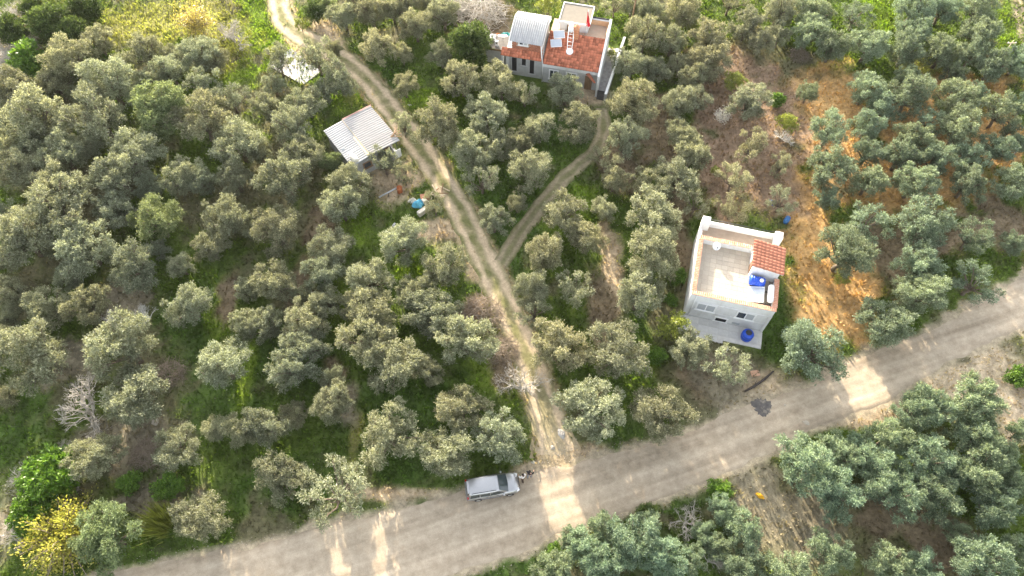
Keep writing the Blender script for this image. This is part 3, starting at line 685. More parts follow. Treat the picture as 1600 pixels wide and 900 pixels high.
# ------------------------------------------------------------------ ground
def axis(lo, hi, step, far):
    a = list(np.arange(lo, hi + 1e-6, step)); d = step
    while a[-1] < far: d *= 1.45; a.append(a[-1] + d)
    b = []; d = step; q = lo
    while q > -far: d *= 1.45; q -= d; b.append(q)
    return np.array(b[::-1] + a)
PC = {'Y': (.255, .24, .085), 'L': (.155, .215, .03), 'G': (.07, .115, .025), 'O': (.42, .265, .112), 'B': (.165, .128, .08), 'R': (.235, .165, .11), 'T': (.40, .315, .21), 'H': (.20, .175, .12), 'W': (.5, .48, .45), 'P': (.48, .39, .27)}
def ground_color(x, y):
    k = fbm(x, y, 6, 2); k2 = fbm(x, y, 1.6, 7); k3 = fbm(x, y, 14, 12)
    g = np.clip((k * .6 + k3 * .3 + k2 * .3 - .455) / .14, 0, 1)[..., None]
    grass = np.array([.052, .084, .02]) * (1 - k2[..., None]) + np.array([.125, .17, .032]) * k2[..., None]
    soil = np.array([.10, .096, .05]) * (1 - k2[..., None]) + np.array([.17, .155, .085]) * k2[..., None]
    c = grass * g + soil * (1 - g); gr = g[..., 0].copy()
    for (px, py, rx, ry, t) in PATCHES:
        q = np.hypot((x - px) / rx, (y - py) / ry); m = q < 2.2
        if not m.any(): continue
        w = np.clip((1.25 - q[m] + (k2[m] - .5) * 1.7) / .55, 0, 1)
        if t in 'LYG': w = w * .85
        tone = (.5 + 1.0 * fbm(x[m], y[m], 1.5, 21))[..., None]
        c[m] = c[m] * (1 - w[:, None]) + np.array(PC[t]) * tone * w[:, None]
        gr[m] = gr[m] * (1 - w) + (1.0 if t in 'LYG' else 0.0) * w
    # dusty verge along the road, mown strip beside the track
    rd = road_depth(x, y); w = np.clip((rd + .55 + (k2 - .5) * 2.4) / .6, 0, 1)
    c = c * (1 - w[..., None]) + np.array([.36, .30, .21]) * w[..., None]; gr = gr * (1 - w)
    d, _ = poly_dist(x, y, TRACK); w = np.clip((2.1 - d + (k2 - .5) * 2.0) / .6, 0, 1) * .85
    c = c * (1 - w[..., None]) + np.array([.34, .265, .165]) * w[..., None]; gr = gr * (1 - w)
    return c, gr
def set_col(me, c):
    a = me.attributes.new('col', 'FLOAT_COLOR', 'POINT'); c = np.concatenate([c, np.ones((len(c), 1))], 1); a.data.foreach_set('color', c.astype(np.float32).ravel())
def grid_mesh(name, X, Y, Z):
    ny, nx = X.shape; v = np.stack([X, Y, Z], -1).reshape(-1, 3)
    i = np.arange(nx * ny).reshape(ny, nx); f = np.stack([i[:-1, :-1], i[:-1, 1:], i[1:, 1:], i[1:, :-1]], -1).reshape(-1, 4)
    me = bpy.data.meshes.new(name); me.vertices.add(len(v)); me.vertices.foreach_set('co', v.astype(np.float32).ravel())
    me.loops.add(f.size); me.loops.foreach_set('vertex_index', f.astype(np.int32).ravel())
    me.polygons.add(len(f)); me.polygons.foreach_set('loop_start', np.arange(0, f.size, 4, dtype=np.int32)); me.polygons.foreach_set('loop_total', np.full(len(f), 4, dtype=np.int32))
    me.polygons.foreach_set('use_smooth', np.ones(len(f), bool)); me.update(calc_edges=True); return me
gx = axis(-84, 84, .36, 1500); gy = axis(2, 100, .36, 1500)
X, Y = np.meshgrid(gx, gy)
gm = grid_mesh('ground', X, Y, gh(X, Y)); gc, gg = ground_color(X, Y); set_col(gm, gc.reshape(-1, 3))
gm.materials.append(vcol_mat('earth_and_grass'))
ground = tag(link(bpy.data.objects.new('ground', gm)), kind='structure')

# ---- road
def strip(name, rows, mat):
    A = np.array(rows); me = grid_mesh(name, A[..., 0], A[..., 1], A[..., 2]); me.materials.append(mat)
    return me
def road_mat():
    m, t, p, N, L = nodes('packed_pale_dirt')
    uv = N('ShaderNodeUVMap'); sp = N('ShaderNodeSeparateXYZ'); L(uv.outputs[0], sp.inputs[0])
    mp = N('ShaderNodeMapping'); mp.inputs['Scale'].default_value = (.95, .035, 1); L(uv.outputs[0], mp.inputs[0])
    n1 = N('ShaderNodeTexNoise'); n1.inputs['Scale'].default_value = 1.0; n1.inputs['Detail'].default_value = 4; n1.inputs['Roughness'].default_value = .5; L(mp.outputs[0], n1.inputs['Vector'])
    tc = N('ShaderNodeTexCoord')
    n2 = N('ShaderNodeTexNoise'); n2.inputs['Scale'].default_value = 1.1; n2.inputs['Detail'].default_value = 9; n2.inputs['Roughness'].default_value = .72; L(tc.outputs['Object'], n2.inputs['Vector'])
    n3 = N('ShaderNodeTexNoise'); n3.inputs['Scale'].default_value = 16; n3.inputs['Detail'].default_value = 4; L(tc.outputs['Object'], n3.inputs['Vector'])
    cr = N('ShaderNodeValToRGB'); e = cr.color_ramp.elements; e[0].position = .38; e[0].color = (.275, .222, .16, 1); e[1].position = .62; e[1].color = (.49, .41, .31, 1)
    ad = N('ShaderNodeMath'); ad.operation = 'ADD'; L(n1.outputs['Fac'], ad.inputs[0]); L(n2.outputs['Fac'], ad.inputs[1])
    hf = N('ShaderNodeMath'); hf.operation = 'MULTIPLY_ADD'; L(ad.outputs[0], hf.inputs[0]); hf.inputs[1].default_value = .5; hf.inputs[2].default_value = 0
    L(hf.outputs[0], cr.inputs[0])
    r = N('ShaderNodeMapRange'); r.inputs['From Min'].default_value = .3; r.inputs['From Max'].default_value = .7; r.inputs['To Min'].default_value = .86; r.inputs['To Max'].default_value = 1.1; L(n3.outputs['Fac'], r.inputs['Value'])
    vm = N('ShaderNodeVectorMath'); vm.operation = 'SCALE'; L(cr.outputs[0], vm.inputs[0]); L(r.outputs[0], vm.inputs['Scale']); L(vm.outputs[0], p.inputs['Base Color'])
    p.inputs['Roughness'].default_value = .95; p.inputs['Specular IOR Level'].default_value = .1
    b = N('ShaderNodeBump'); b.inputs['Strength'].default_value = .35; b.inputs['Distance'].default_value = .05; L(hf.outputs[0], b.inputs['Height']); L(b.outputs[0], p.inputs['Normal'])
    return m
S = np.arange(-150, 190, .4); rows = []; uvs = []; NC = 33
for s in S:
    a, b = road_edges(s); a = float(a) + (fbm(s, 0, 1.3, 3) - .5) * .9; b = float(b) - (fbm(s, 9, 1.3, 4) - .5) * 1.0
    row = []
    for k in range(NC):
        t = k / (NC - 1); n = b + (a - b) * t; p = RE * s + RN * n; q = min(t, 1 - t) * (a - b)
        rut = -.025 * (math.exp(-((t - .30) / .05) ** 2) + math.exp(-((t - .52) / .05) ** 2) + math.exp(-((t - .78) / .05) ** 2))
        row.append((p[0], p[1], -.05 + .10 * min(1, q / .5) + rut + .03 * (vnoise(p[0], p[1], .8, 8) - .5))); uvs.append((n, s))
    rows.append(row)
rm = strip('dirt_road', rows, road_mat())
ul = rm.uv_layers.new(name='UVMap'); li = np.zeros(len(rm.loops), dtype=np.int32); rm.loops.foreach_get('vertex_index', li)
ul.data.foreach_set('uv', np.array(uvs, dtype=np.float32)[li].ravel())
road = tag(link(bpy.data.objects.new('dirt_road', rm)), kind='structure')

# ---- tracks: two worn wheel lines with a weedy strip between them
def resample(P, step):
    P = np.array(P, float); t = np.concatenate([[0], np.cumsum(np.hypot(*np.diff(P, axis=0).T))])
    u = np.linspace(0, t[-1], int(t[-1] / step)); 
    # smooth through the knots
    Q = np.stack([np.interp(u, t, P[:, 0]), np.interp(u, t, P[:, 1])], 1); k = max(3, int(3 / step)); ker = np.ones(k) / k
    Qp = np.concatenate([np.repeat(Q[:1], k, 0), Q, np.repeat(Q[-1:], k, 0)]); Qs = np.stack([np.convolve(Qp[:, i], ker, 'same') for i in (0, 1)], 1)[k:-k]
    return Qs, u
track_m = vcol_mat('worn_track_earth', scale=3, var=.22, bump=.5)
def track(name, P, half, ruts, weed, colr, zb=.045, flare=0.0):
    C, u = resample(P, .35); T = np.gradient(C, axis=0); T /= np.linalg.norm(T, axis=1)[:, None]; Nn = np.stack([-T[:, 1], T[:, 0]], 1)
    n = 25; o = np.linspace(-1, 1, n)
    hw = half * (1 + .18 * (fbm(u, u * 0, 3, 31) - .5) * 2) + flare * np.exp(-u / 1.6)
    Pp = C[:, None, :] + Nn[:, None, :] * (o[None, :, None] * hw[:, None, None])
    Pp += (np.stack([vnoise(Pp[..., 0], Pp[..., 1], 1.0, 14), vnoise(Pp[..., 0], Pp[..., 1], 1.0, 15)], -1) - .5) * .35
    x, y = Pp[..., 0], Pp[..., 1]
    rut = sum(np.exp(-((o - r) / .24) ** 2) for r in ruts)
    z = zb * np.clip((1 - np.abs(o)) / .18, 0, 1) - .07 * np.clip(1 - (1 - np.abs(o)) / .18, 0, 1)
    Z = gh(x, y) + z[None, :] - .05 * rut[None, :] * .4 + .03 * (vnoise(x, y, .6, 16) - .5)
    Z = Z - (.16 * np.clip(1 - u / 1.6, 0, 1))[:, None]
    me = grid_mesh(name, x, y, Z)
    w = np.clip(rut[None, :] * 1.1 + (fbm(x, y, 1.1, 17) - .5) * 1.3, 0, 1)[..., None]
    if flare: w = np.maximum(w, np.exp(-u / 5)[:, None, None])
    c = np.array(weed) * (1 - w) + np.array(colr) * (0.85 + .3 * fbm(x, y, 2, 19)[..., None]) * w
    set_col(me, c.reshape(-1, 3)); me.materials.append(track_m)
    return tag(link(bpy.data.objects.new(name, me)), kind='structure')
track('dirt_track', TRACK, 1.75, (-.5, .48), (.15, .15, .062), (.47, .375, .26), flare=2.6)
track('dirt_path', PATH, 1.05, (-.45, .45), (.17, .165, .08), (.28, .235, .155), zb=.10)
track('grassy_path', PATH2, 1.0, (-.4, .4), (.16, .17, .07), (.36, .28, .19), zb=.10)

# ------------------------------------------------------------------ grass and weeds (uncountable)
fol_grass = foliage('grass_blades', .35, .7, .2)
def leaf_mesh(name, P, D, L, Wd, Nrm, C, mat):
    S_ = np.cross(D, Nrm); S_ /= np.linalg.norm(S_, axis=1)[:, None] + 1e-9
    n = len(P); v = np.empty((n, 4, 3)); mid = P + D * (L * .48)[:, None]
    v[:, 0] = P; v[:, 1] = mid + S_ * (Wd / 2)[:, None]; v[:, 2] = P + D * L[:, None]; v[:, 3] = mid - S_ * (Wd / 2)[:, None]
    me = bpy.data.meshes.new(name); me.vertices.add(4 * n); me.vertices.foreach_set('co', v.astype(np.float32).ravel())
    me.loops.add(4 * n); me.loops.foreach_set('vertex_index', np.arange(4 * n, dtype=np.int32))
    me.polygons.add(n); me.polygons.foreach_set('loop_start', np.arange(0, 4 * n, 4, dtype=np.int32)); me.polygons.foreach_set('loop_total', np.full(n, 4, dtype=np.int32))
    me.update(calc_edges=True); set_col(me, np.repeat(C, 4, 0)); me.materials.append(mat); return me
def unit(v): return v / (np.linalg.norm(v, axis=-1, keepdims=True) + 1e-9)
def scatter_grass():
    rg = np.random.default_rng(3); n = 460000
    x = rg.uniform(-72, 72, n); y = rg.uniform(6, 88, n)
    keep = (np.abs(x) < 45 + y * .40); x, y = x[keep], y[keep]
    c, g = ground_color(x, y); d, _ = poly_dist(x, y, TRACK); d2, _ = poly_dist(x, y, PATH)
    ok = (rg.random(len(x)) < .28 + .55 * g) & (road_depth(x, y) < -.25) & ((d > 1.5) | (rg.random(len(x)) < .02)) & (d2 > .95)
    ok &= ~in_footprint(x, y)
    x, y, c, g = x[ok], y[ok], c[ok], g[ok]; n = len(x)
    h = rg.uniform(.16, .5, n) * (.45 + 1.1 * fbm(x, y, 2, 40)); P = np.stack([x, y, gh(x, y) - .02], 1)
    D = unit(np.stack([rg.normal(0, .5, n), rg.normal(0, .5, n), np.ones(n)], 1)); N_ = unit(rg.normal(0, 1, (n, 3)))
    C = c * rg.uniform(.8, 1.5, n)[:, None] * (.55 + .9 * fbm(x, y, 1.2, 44))[:, None] * np.where(g[:, None] > .4, np.array([1.0, 1.12, .8]), 1.0)
    me = leaf_mesh('grass', P, D, h, h * rg.uniform(.3, .6, n), N_, C, fol_grass)
    tag(link(bpy.data.objects.new('grass', me)), 'short green and dry grass growing between the olive trees', 'grass', kind='stuff')
scatter_grass()

# ------------------------------------------------------------------ trees
bark = mk('olive_bark', (.16, .125, .095), .95, .35, 6, .5)
bark_pale = mk('pale_dead_bark', (.42, .39, .34), .9, .25, 6, .3)
bark_brown = mk('brown_twig_bark', (.265, .215, .165), .95, .35, 5, .3)
bark_white = mk('whitewashed_bark', (.72, .70, .66), .9, .15, 6, .3)
fol = foliage('silvery_leaves', .38, .7, .2)
fol_broad = foliage('glossy_broad_leaves', .35, .4, .5)
def crown(name, seed, W, H, n_lobes, lobe, twigs, per, ll, lw, base, tip, mat, spread=.8, low=.12, fill=1200, squash=1.0, up=.35):
    rg = np.random.default_rng(seed); rx = W / 2 - lobe * .75; rz = H * .40; cz = H * .57
    lobes = []; nl = 4 + int(rg.integers(0, 4)); a0 = rg.uniform(0, 6.28); ends = []
    for i in range(nl):
        az = a0 + 6.283 * (i + rg.uniform(-.3, .3)) / nl; el = rg.uniform(-.25, .75); f = rg.uniform(.62, 1.02)
        ends.append(np.array([math.cos(az) * math.cos(el) * rx * f, math.sin(az) * math.cos(el) * rx * f, cz + math.sin(el) * rz * f]))
    ends += [np.array([rg.normal(0, .2) * rx, rg.normal(0, .2) * rx, cz + rz * rg.uniform(.55, .95)]), np.array([rg.normal(0, .25) * rx, rg.normal(0, .25) * rx, cz])]
    tries = 0
    while len(lobes) < n_lobes and tries < 3000:
        tries += 1; e = ends[int(rg.integers(0, len(ends)))]
        c = e + rg.normal(0, 1, 3) * np.array([lobe * 1.25, lobe * 1.25, lobe * .95])
        if rg.random() < .25: c = c * np.array([rg.uniform(.3, .9)] * 2 + [1.0])
        q = (c - np.array([0, 0, cz])) / np.array([rx * 1.08, rx * 1.08, rz * 1.12])
        if np.linalg.norm(q) > 1 or c[2] < H * .16: continue
        r = lobe * rg.uniform(.6, 1.2)
        if all(np.linalg.norm(c - p) > spread * (r + s) * .58 for p, s, _ in lobes): lobes.append((c, r, rg.uniform(.88, 1.12)))
    P = []; D = []; N_ = []; C = []
    for c, r, tone in lobes:
        k = int(twigs * (r / lobe) ** 2)
        td = unit(rg.normal(0, 1, (k, 3)) + np.array([0, 0, up])); tl = r * rg.uniform(.72, 1.18, k)
        i = np.repeat(np.arange(k), per); m = len(i); t = rg.uniform(.3, 1.0, m) ** .7
        p = c + td[i] * (tl[i] * t)[:, None] * np.array([1, 1, squash]) + rg.normal(0, .055, (m, 3))
        dd = unit(td[i] * .8 + rg.normal(0, .55, (m, 3)) + np.array([0, 0, .12]))
        nn = unit(td[i] * .75 + rg.normal(0, .5, (m, 3)) + np.array([0, 0, .3]))
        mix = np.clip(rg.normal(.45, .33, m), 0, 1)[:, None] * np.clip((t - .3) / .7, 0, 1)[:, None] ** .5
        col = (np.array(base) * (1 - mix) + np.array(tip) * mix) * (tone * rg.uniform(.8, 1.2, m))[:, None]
        P.append(p); D.append(dd); N_.append(nn); C.append(col)
    if fill:
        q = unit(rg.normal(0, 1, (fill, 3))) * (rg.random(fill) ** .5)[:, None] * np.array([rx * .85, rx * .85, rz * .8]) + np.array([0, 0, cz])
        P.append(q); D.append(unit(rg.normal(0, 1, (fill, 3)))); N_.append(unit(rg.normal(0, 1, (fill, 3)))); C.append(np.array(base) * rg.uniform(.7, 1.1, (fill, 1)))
    P = np.concatenate(P); D = np.concatenate(D); N_ = np.concatenate(N_); C = np.concatenate(C); m = len(P)
    me = leaf_mesh(name, P, D, ll * rg.uniform(.7, 1.35, m), lw * rg.uniform(.7, 1.3, m), N_, C, mat)
    return me, lobes
def trunk_mesh(name, seed, H, lobes, r0=.19, mat=None):
    rg = random.Random(seed); b = MB(); fork = Vector((rg.uniform(-.2, .2), rg.uniform(-.2, .2), H * .26))
    b.tube([(0, 0, -.25), (rg.uniform(-.06, .06), rg.uniform(-.06, .06), H * .1), fork], [r0 * 1.35, r0, r0 * .85], 8)
    ls = [l for l in lobes]; rg.shuffle(ls)
    for c, r, _ in ls[:14]:
        e = Vector(c); m1 = fork.lerp(e, .35) + Vector((rg.uniform(-.15, .15), rg.uniform(-.15, .15), -.05)); m2 = fork.lerp(e, .7) + Vector((rg.uniform(-.12, .12), rg.uniform(-.12, .12), .05))
        b.tube([fork, m1, m2, e], [r0 * .6, r0 * .42, r0 * .26, r0 * .1], 5)
        for _ in range(3):
            q = e + Vector((rg.gauss(0, 1), rg.gauss(0, 1), rg.gauss(.3, .8))).normalized() * r * .85; b.tube([m2, m2.lerp(q, .6), q], [r0 * .16, r0 * .1, .012], 4)
    return b.mesh(name, mat or bark)
NW, NH = 5.0, 4.45
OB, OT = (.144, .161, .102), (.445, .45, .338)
VAR = {'o': [], 'l': [], 'g': [], 'b': []}
for i in range(10):
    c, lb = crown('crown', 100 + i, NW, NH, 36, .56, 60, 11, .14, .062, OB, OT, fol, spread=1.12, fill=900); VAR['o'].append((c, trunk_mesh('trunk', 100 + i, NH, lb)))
for i in range(3):
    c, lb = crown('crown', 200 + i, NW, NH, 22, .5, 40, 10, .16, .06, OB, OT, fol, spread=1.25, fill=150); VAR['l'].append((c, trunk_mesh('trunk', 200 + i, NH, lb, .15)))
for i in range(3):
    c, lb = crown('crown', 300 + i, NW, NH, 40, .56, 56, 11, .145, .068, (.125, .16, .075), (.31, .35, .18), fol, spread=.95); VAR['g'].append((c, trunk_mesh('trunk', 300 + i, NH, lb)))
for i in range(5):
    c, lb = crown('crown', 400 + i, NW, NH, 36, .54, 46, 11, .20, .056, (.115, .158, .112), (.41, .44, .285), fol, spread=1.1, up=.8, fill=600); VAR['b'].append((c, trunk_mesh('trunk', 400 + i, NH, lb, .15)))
VAR['s'] = VAR['o']
rt = random.Random(5)
def place_tree(name, cat, cm, tm, x, y, sx, sz, rz, label, group, tint=(1, 1, 1)):
    e = thing(name, label, cat, (x, y, ghz(x, y)), rz, group); an = rt.uniform(.9, 1.12)
    for nm, me in (('trunk', tm), ('crown', cm)):
        if me is None: continue
        o = bpy.data.objects.new(nm, me); o.scale = (sx * an, sx / an, sz); o.color = (*tint, 1); link(o, e)
    return e
ZT = {'A': (.99, 1.0, .94), 'B': (1.04, 1.02, .95), 'C': (1.04, 1.0, .94), 'D': (.82, .97, .92), 'E': (.95, 1.04, 1.0)}
for (x, y, w, h, k, z, lab) in TREES:
    if k == 'o' and rt.random() < .08: k = 'l'
    vs = VAR[k]; cm, tm = vs[rt.randrange(len(vs))]; zt = ZT[z]; b_ = rt.uniform(.80, 1.14); wy = rt.uniform(-.07, .04)
    place_tree('olive_tree', 'tree', cm, tm, x, y, w / NW * (1.14 if (z == 'A' and (y > 52 or x < -24)) or z == 'E' else 1.10 if z == 'D' else 1.19 if y < 34 else 1.11), h / NH * rt.uniform(.98, 1.14), rt.uniform(0, 6.28), lab, 'olive trees of the groves', (zt[0] * b_ * (1 + wy), zt[1] * b_, zt[2] * b_ * (1 - wy)))

# ---- other plants
def bare_mesh(name, seed, W, H, mat, depth=5, r0=.13, upright=.5, n0=6, gap=.0):
    rg = random.Random(seed); b = MB()
    def grow(p, d, l, r, lev):
        q = p; pts = [p]; rad = [r]; dd = d
        for i in range(3):
            dd = (dd + Vector((rg.gauss(0, .22), rg.gauss(0, .22), rg.gauss(.03, .15)))).normalized(); q = q + dd * l / 3; pts.append(q); rad.append(r * (1 - .2 * (i + 1)))
        b.tube(pts, rad, 5 if lev < 2 else 3, caps=False)
        if lev >= depth: return
        for k in range(3 if lev < 3 else 2):
            nd = (dd + Vector((rg.gauss(0, .55), rg.gauss(0, .55), rg.gauss(.05, .35)))).normalized()
            grow(pts[rg.choice((2, 3, 3))], nd, l * rg.uniform(.62, .85), max(.013, r * .58), lev + 1)
    for k in range(n0):
        a = 2 * math.pi * (k + rg.random() * .7) / n0
        grow(Vector((0, 0, -.1)), Vector((math.cos(a), math.sin(a), rg.uniform(.5, 1.1) * upright * 2)).normalized(), W * .22, r0, 0)
    return b.mesh(name, mat)
def brush_mesh(name, seed, W, H, mat, n=300):
    rg = random.Random(seed); b = MB()
    for i in range(n):
        a = rg.uniform(0, 6.28); rr = W / 2 * math.sqrt(rg.random()) * .95; z = rg.uniform(0, H) * max(.15, 1 - (2 * rr / W) ** 2)
        p = Vector((rr * math.cos(a), rr * math.sin(a), z)); d = Vector((rg.gauss(0, 1), rg.gauss(0, 1), rg.gauss(.15, .45))).normalized(); l = rg.uniform(.35, 1.1) * W * .26
        m = p + Vector((rg.gauss(0, .06), rg.gauss(0, .06), rg.gauss(.04, .05)))
        r = rg.uniform(.014, .04); b.tube([p - d * l, m, p + d * l], [r, r * .9, r * .4], 3, caps=False)
        if i % 2 == 0:
            d2 = (d + Vector((rg.gauss(0, .6), rg.gauss(0, .6), rg.gauss(.2, .4)))).normalized(); b.tube([m, m + d2 * l * .7], [r * .6, .005], 3, caps=False)
    return b.mesh(name, mat)
def twig_leaves(name, seed, W, H, n_tw, per, ll, lw, base, tip, mat, z0=.3, droop=0.0, bark_=None):
    rg = np.random.default_rng(seed); P = []; D = []; C = []; b = MB()
    for k in range(n_tw):
        a = rg.uniform(0, 6.28); el = rg.uniform(.15, 1.25); l = W / 2 * rg.uniform(.55, 1.05)
        d = np.array([math.cos(a) * math.cos(el), math.sin(a) * math.cos(el), math.sin(el) * (H / (W / 2)) * .9]); ts = np.linspace(0, 1, 6)
        pts = [np.array([0, 0, z0]) + d * l * t + np.array([0, 0, -droop * l * t * t]) + rg.normal(0, .05, 3) * t for t in ts]
        b.tube(pts, list(np.linspace(.05, .012, 6)), 4, caps=False)
        for j in range(per):
            t = rg.uniform(.25, 1.0) * 5; i = min(4, int(t)); q = pts[i] + (pts[i + 1] - pts[i]) * (t - i); sd = rg.normal(0, 1, 3); e = q + sd * .16
            P.append(e); D.append(unit(sd + np.array([0, 0, .3]))); m = rg.random(); C.append((np.array(base) * (1 - m) + np.array(tip) * m) * rg.uniform(.75, 1.25))
    P = np.array(P); D = np.array(D); n = len(P)
    return leaf_mesh(name, P, D, ll * rg.uniform(.6, 1.4, n), lw * rg.uniform(.7, 1.3, n), unit(rg.normal(0, 1, (n, 3)) + np.array([0, 0, .6])), np.array(C), mat), b.mesh('branches', bark_ or bark_brown)
PROTO = {}
PROTO['bare'] = [bare_mesh('branches', 600 + i, 5, 4, bark_pale) for i in range(3)]
PROTO['brush'] = [brush_mesh('branches', 620 + i, 5, 2.1, bark_brown) for i in range(2)]
PROTO['citrus'] = [crown('crown', 640, 5, 3.75, 60, .62, 40, 8, .22, .15, (.075, .165, .018), (.19, .32, .035), fol_broad, spread=.6, fill=1200)]
PROTO['bush'] = [crown('crown', 650 + i, 4, 2.8, 34, .55, 30, 8, .26, .13, (.075, .16, .02), (.20, .32, .045), fol_broad, spread=.7, fill=600) for i in range(2)]
PROTO['dark'] = [crown('crown', 660 + i, 4, 3.2, 34, .6, 34, 8, .26, .09, (.045, .075, .022), (.13, .18, .05), fol, spread=.75, fill=700) for i in range(2)]
PROTO['lime'] = [crown('crown', 670 + i, 4, 3.4, 24, .55, 24, 8, .24, .09, (.16, .20, .035), (.40, .43, .09), fol_broad, spread=1.0, fill=200, up=.9) for i in range(2)]
PROTO['yellow'] = [twig_leaves('crown', 680, 6, 3.0, 130, 80, .13, .085, (.22, .25, .05), (.47, .43, .09), fol_broad, droop=.35)]
PROTO['golden'] = [twig_leaves('crown', 690, 4, 3.6, 60, 46, .2, .09, (.30, .25, .07), (.50, .42, .12), fol_broad, z0=1.2)]
PROTO['blossom'] = [twig_leaves('crown', 700, 3, 3.0, 46, 40, .14, .12, (.75, .70, .68), (.86, .84, .82), fol_broad, z0=.5, bark_=bark_brown)]
PN = {'bare': (5, 4), 'brush': (5, 2.1), 'citrus': (5, 3.75), 'bush': (4, 2.8), 'dark': (4, 3.2), 'lime': (4, 3.4), 'yellow': (6, 3.0), 'golden': (4, 4.2), 'blossom': (3, 3.2)}
stem_m = trunk_mesh('trunk', 77, 3.75, [((.5, .3, 2.2), .5, 1), ((-.6, .2, 2.3), .5, 1), ((.1, -.6, 2.4), .5, 1)], .13)
GRP = {'bare_tree': 'leafless trees and shrubs', 'brush_pile': 'heaps and thickets of bare branches', 'citrus_tree': 'bright green citrus trees', 'green_bush': 'green bushes among the groves'}
CAT = {'bare_tree': 'tree', 'brush_pile': 'brush pile', 'citrus_tree': 'tree', 'yellow_tree': 'tree', 'golden_tree': 'tree', 'green_bush': 'bush', 'blossom_tree': 'tree', 'reed_clump': 'reeds'}
for i, (nm, k, x, y, w, h, lab) in enumerate(OTHERS):
    z = ghz(x, y); rz = rt.uniform(0, 6.28); e = thing(nm, lab, CAT[nm], (x, y, z), rz, GRP.get(nm))
    if k == 'reed':
        rg = np.random.default_rng(9); n = 900; P = np.stack([rg.normal(0, w * .16, n), rg.normal(0, w * .16, n), np.zeros(n)], 1)
        e.rotation_euler = (0, 0, 0); D = unit(np.stack([P[:, 0] * .5 - .15, P[:, 1] * .5 + .1, np.full(n, 1.3)], 1) + rg.normal(0, .13, (n, 3)))
        C = np.array([.22, .25, .05]) * rg.uniform(.6, 1.35, (n, 1)); me = leaf_mesh('blades', P, D, rg.uniform(.6, 1.15, n) * h, rg.uniform(.05, .10, n), unit(rg.normal(0, 1, (n, 3))), C, fol_broad)
        link(bpy.data.objects.new('blades', me), e); continue
    pn = PN[k]; pr = PROTO[k][i % len(PROTO[k])]
    if k in ('bare', 'brush'):
        me = pr
        if 'white' in lab and k == 'bare':
            me = pr.copy(); me.materials.clear(); me.materials.append(bark_white)
        elif k == 'brush' and 'grey' in lab:
            me = pr.copy(); me.materials.clear(); me.materials.append(bark_pale)
        o = bpy.data.objects.new('branches', me); o.scale = (w / pn[0], w / pn[0], h / pn[1]); link(o, e)
    else:
        a, b2 = pr
        o = bpy.data.objects.new('crown' if 'tree' in nm else 'foliage', a); o.scale = (w / pn[0], w / pn[0], h / pn[1]); t = rt.uniform(.88, 1.12); o.color = (t, t, t, 1); link(o, e)
        if isinstance(b2, bpy.types.Mesh):
            o = bpy.data.objects.new('branches', b2); o.scale = (w / pn[0], w / pn[0], h / pn[1]); link(o, e)
        else:
            o = bpy.data.objects.new('trunk' if 'tree' in nm else 'stem', stem_m); o.scale = (w / 5, w / 5, h / 3.75 * .7); link(o, e)

# ------------------------------------------------------------------ materials for built things
plaster = mk('white_plaster', (.68, .68, .675), .85, .05, 2.5, .1, dark=(.50, .48, .44), dscale=1.1, damt=.5, stretch=(1, 1, .45))
plaster_cream = mk('cream_plaster', (.74, .66, .54), .88, .08, 2, .1, dark=(.5, .4, .28), dscale=.9, damt=.4)
grey_wall = mk('grey_render', (.46, .46, .45), .9, .12, 2, .15, dark=(.3, .29, .28), dscale=.7, damt=.5)
block = mk('grey_block', (.36, .36, .35), .95, .15, 3, .3, dark=(.22, .21, .2), dscale=.8, damt=.6)
concrete = mk('pale_concrete', (.58, .56, .53), .9, .12, 2.2, .2, dark=(.36, .33, .29), dscale=.7, damt=.5)
tile_floor = mk('cream_floor_tile', (.43, .375, .30), .7, .06, 3, .05, objvar=.09, dark=(.36, .31, .26), dscale=.7, damt=.25)
grout = mk('grout', (.25, .22, .19), .95, .1, 4, .1)
terracotta = mk('terracotta_tile', (.43, .15, .085), .88, .2, 3, .2, objvar=.42, dark=(.13, .085, .065), dscale=.95, damt=.8)
terracotta_n = mk('new_terracotta_tile', (.45, .18, .11), .85, .14, 3, .1, objvar=.2)
coping_m = mk('terracotta_coping', (.56, .28, .18), .85, .14, 5, .1, dark=(.62, .5, .4), dscale=2.5, damt=.6)
brick_m = mk('red_brick', (.36, .15, .09), .95, .2, 4, .3, objvar=.25)
mortar = mk('mortar', (.40, .35, .30), .95, .12, 4, .2)
metal_sheet = mk('galvanised_sheet', (.34, .345, .35), .55, .1, 1.2, .05, metal=.15, spec=.3, dark=(.26, .265, .27), dscale=.5, damt=.5, objvar=.06)
metal_rust = mk('rusting_sheet', (.31, .305, .30), .6, .1, 1.2, .05, metal=.1, spec=.3, dark=(.26, .13, .10), dscale=.33, damt=.55, objvar=.08)
white_paint = mk('white_paint', (.80, .80, .79), .5, .04, 3, .03)
dark_metal = mk('dark_metal', (.06, .06, .065), .5, .15, 5, .05, metal=.5)
black_void = mk('dark_opening', (.022, .022, .024), .8, .1, 4, 0)
blue_plastic = mk('blue_plastic', (.012, .075, .52), .4, .12, 3, .03, spec=.5)
white_plastic = mk('white_plastic', (.78, .79, .80), .35, .04, 3, .02, spec=.5)
glass_m = mk('window_glass', (.045, .055, .065), .12, .1, 2, 0, spec=.6)
shutter = mk('grey_shutter', (.40, .42, .44), .6, .06, 6, .05)
panel_glass = mk('solar_collector_glass', (.42, .46, .52), .08, .06, 3, 0, spec=.9)
tan_roof = mk('tan_flat_roof', (.20, .178, .145), .9, .08, 2.5, .1, dark=(.16, .14, .115), dscale=.6, damt=.4)
ochre = mk('ochre_render', (.58, .34, .19), .9, .1, 2.5, .1, dark=(.7, .55, .42), dscale=.9, damt=.5)
